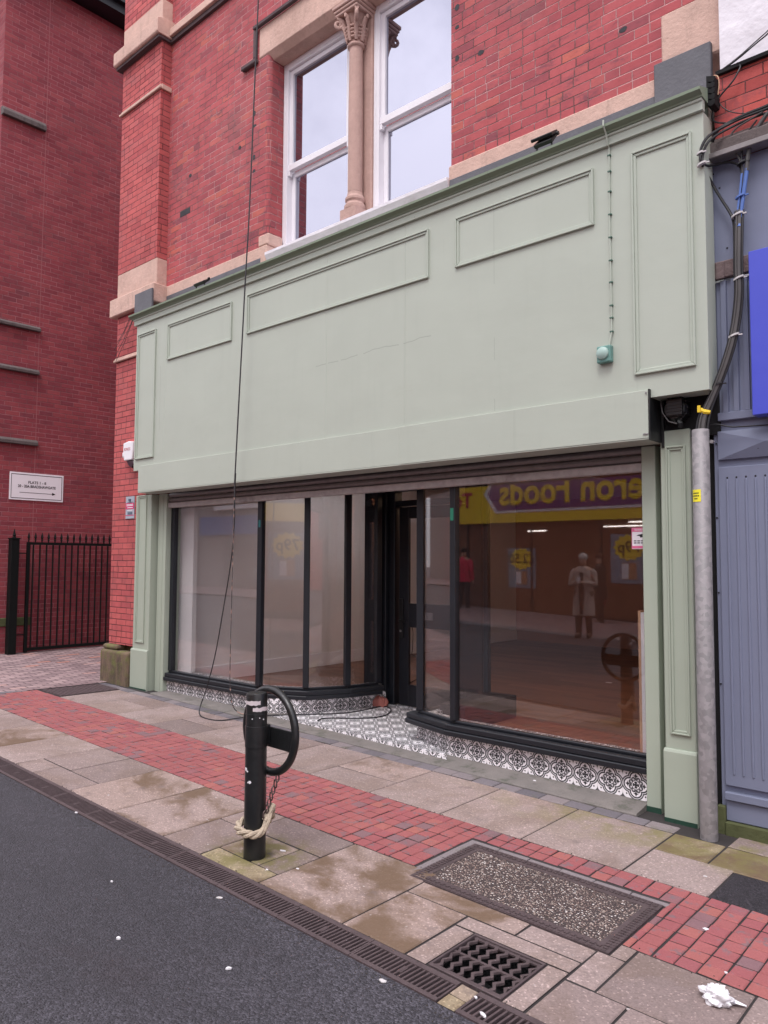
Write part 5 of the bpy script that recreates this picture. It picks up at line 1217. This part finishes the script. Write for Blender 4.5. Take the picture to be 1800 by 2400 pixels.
person(-7.9,-12.3,R(-100),'person in a bright red jacket standing at the shop window across the street', plain('red jacket', (.55,.01,.06), .7), plain('navy trousers', (.012,.012,.02), .8), plain('black hair', (.01,.01,.01), .8), .62, False, 1.0)
person(-6.0,-7.0,R(150),'person in a pale grey jacket walking along the middle of the street', plain('pale grey jacket', (.55,.52,.52), .8), plain('brown trousers', (.10,.07,.055), .8), plain('grey hair', (.5,.47,.45), .8), .66, False, 1.0)

# ------------------------------------------------------------------ light, sky, camera
w = bpy.data.worlds.new('World'); sc.world = w; w.use_nodes = True; nt = w.node_tree; N.tree = nt
bg = nt.nodes['Background']; sky = nt.nodes.new('ShaderNodeTexSky'); sky.sky_type = 'NISHITA'; sky.sun_disc = False
EL, AZ = R(60), R(158)
sky.sun_elevation = EL; sky.sun_rotation = AZ; sky.dust_density = 3.; sky.air_density = 1.
hs = nt.nodes.new('ShaderNodeHueSaturation'); hs.inputs['Saturation'].default_value = .10; nt.links.new(sky.outputs[0], hs.inputs['Color'])
cl = noise(2.2, 6, .6, co=nt.nodes.new('ShaderNodeTexCoord').outputs['Generated'])
zz = N(nt.nodes.new('ShaderNodeSeparateXYZ').outputs[2]); link(nt.nodes.new('ShaderNodeTexCoord').outputs['Generated'], zz.v.node.inputs[0])
oc = mix(.8, hs.outputs[0], mix(1., mix(cl.ss(.34,.66), (5.9,5.75,6.6), (10.6,10.2,10.9)), gray(zz.max(0.)*.9+.66), 'MULTIPLY'))
nt.links.new(oc, bg.inputs['Color']); bg.inputs['Strength'].default_value = .15
sd = bpy.data.lights.new('sun', 'SUN'); sd.energy = 1.3; sd.angle = R(18); sd.color = (1., .96, .93)
so = bpy.data.objects.new('sun', sd); col.objects.link(so)
dirv = Vector((math.sin(AZ)*math.cos(EL), math.cos(AZ)*math.cos(EL), math.sin(EL)))
so.rotation_euler = dirv.to_track_quat('Z', 'Y').to_euler()
cd = bpy.data.cameras.new('camera'); co_ = bpy.data.objects.new('camera', cd); col.objects.link(co_)
cd.sensor_fit = 'VERTICAL'; cd.sensor_height = 36; cd.lens = 1795/2400*36; cd.clip_end = 1000; cd.clip_start = .05
yaw, pit, rol = R(41.99), R(3.657), R(.275)
fw = Vector((-math.sin(yaw)*math.cos(pit), math.cos(yaw)*math.cos(pit), math.sin(pit))); rt = Vector((math.cos(yaw), math.sin(yaw), 0)); up_ = rt.cross(fw)
r2 = rt*math.cos(rol)+up_*math.sin(rol); u2 = up_*math.cos(rol)-rt*math.sin(rol)
mm = Matrix(((r2.x,u2.x,-fw.x,5.3),(r2.y,u2.y,-fw.y,-5.095),(r2.z,u2.z,-fw.z,1.70),(0,0,0,1)))
co_.matrix_world = mm; sc.camera = co_
cleanup_props()
sc.view_settings.view_transform = 'Standard'; sc.view_settings.look = 'None'; sc.view_settings.exposure = .42; sc.view_settings.gamma = 1.
sc.render.engine = 'CYCLES'; sc.cycles.use_denoising = True; sc.cycles.max_bounces = 8; sc.cycles.transparent_max_bounces = 16
sc.cycles.sample_clamp_indirect = 8.
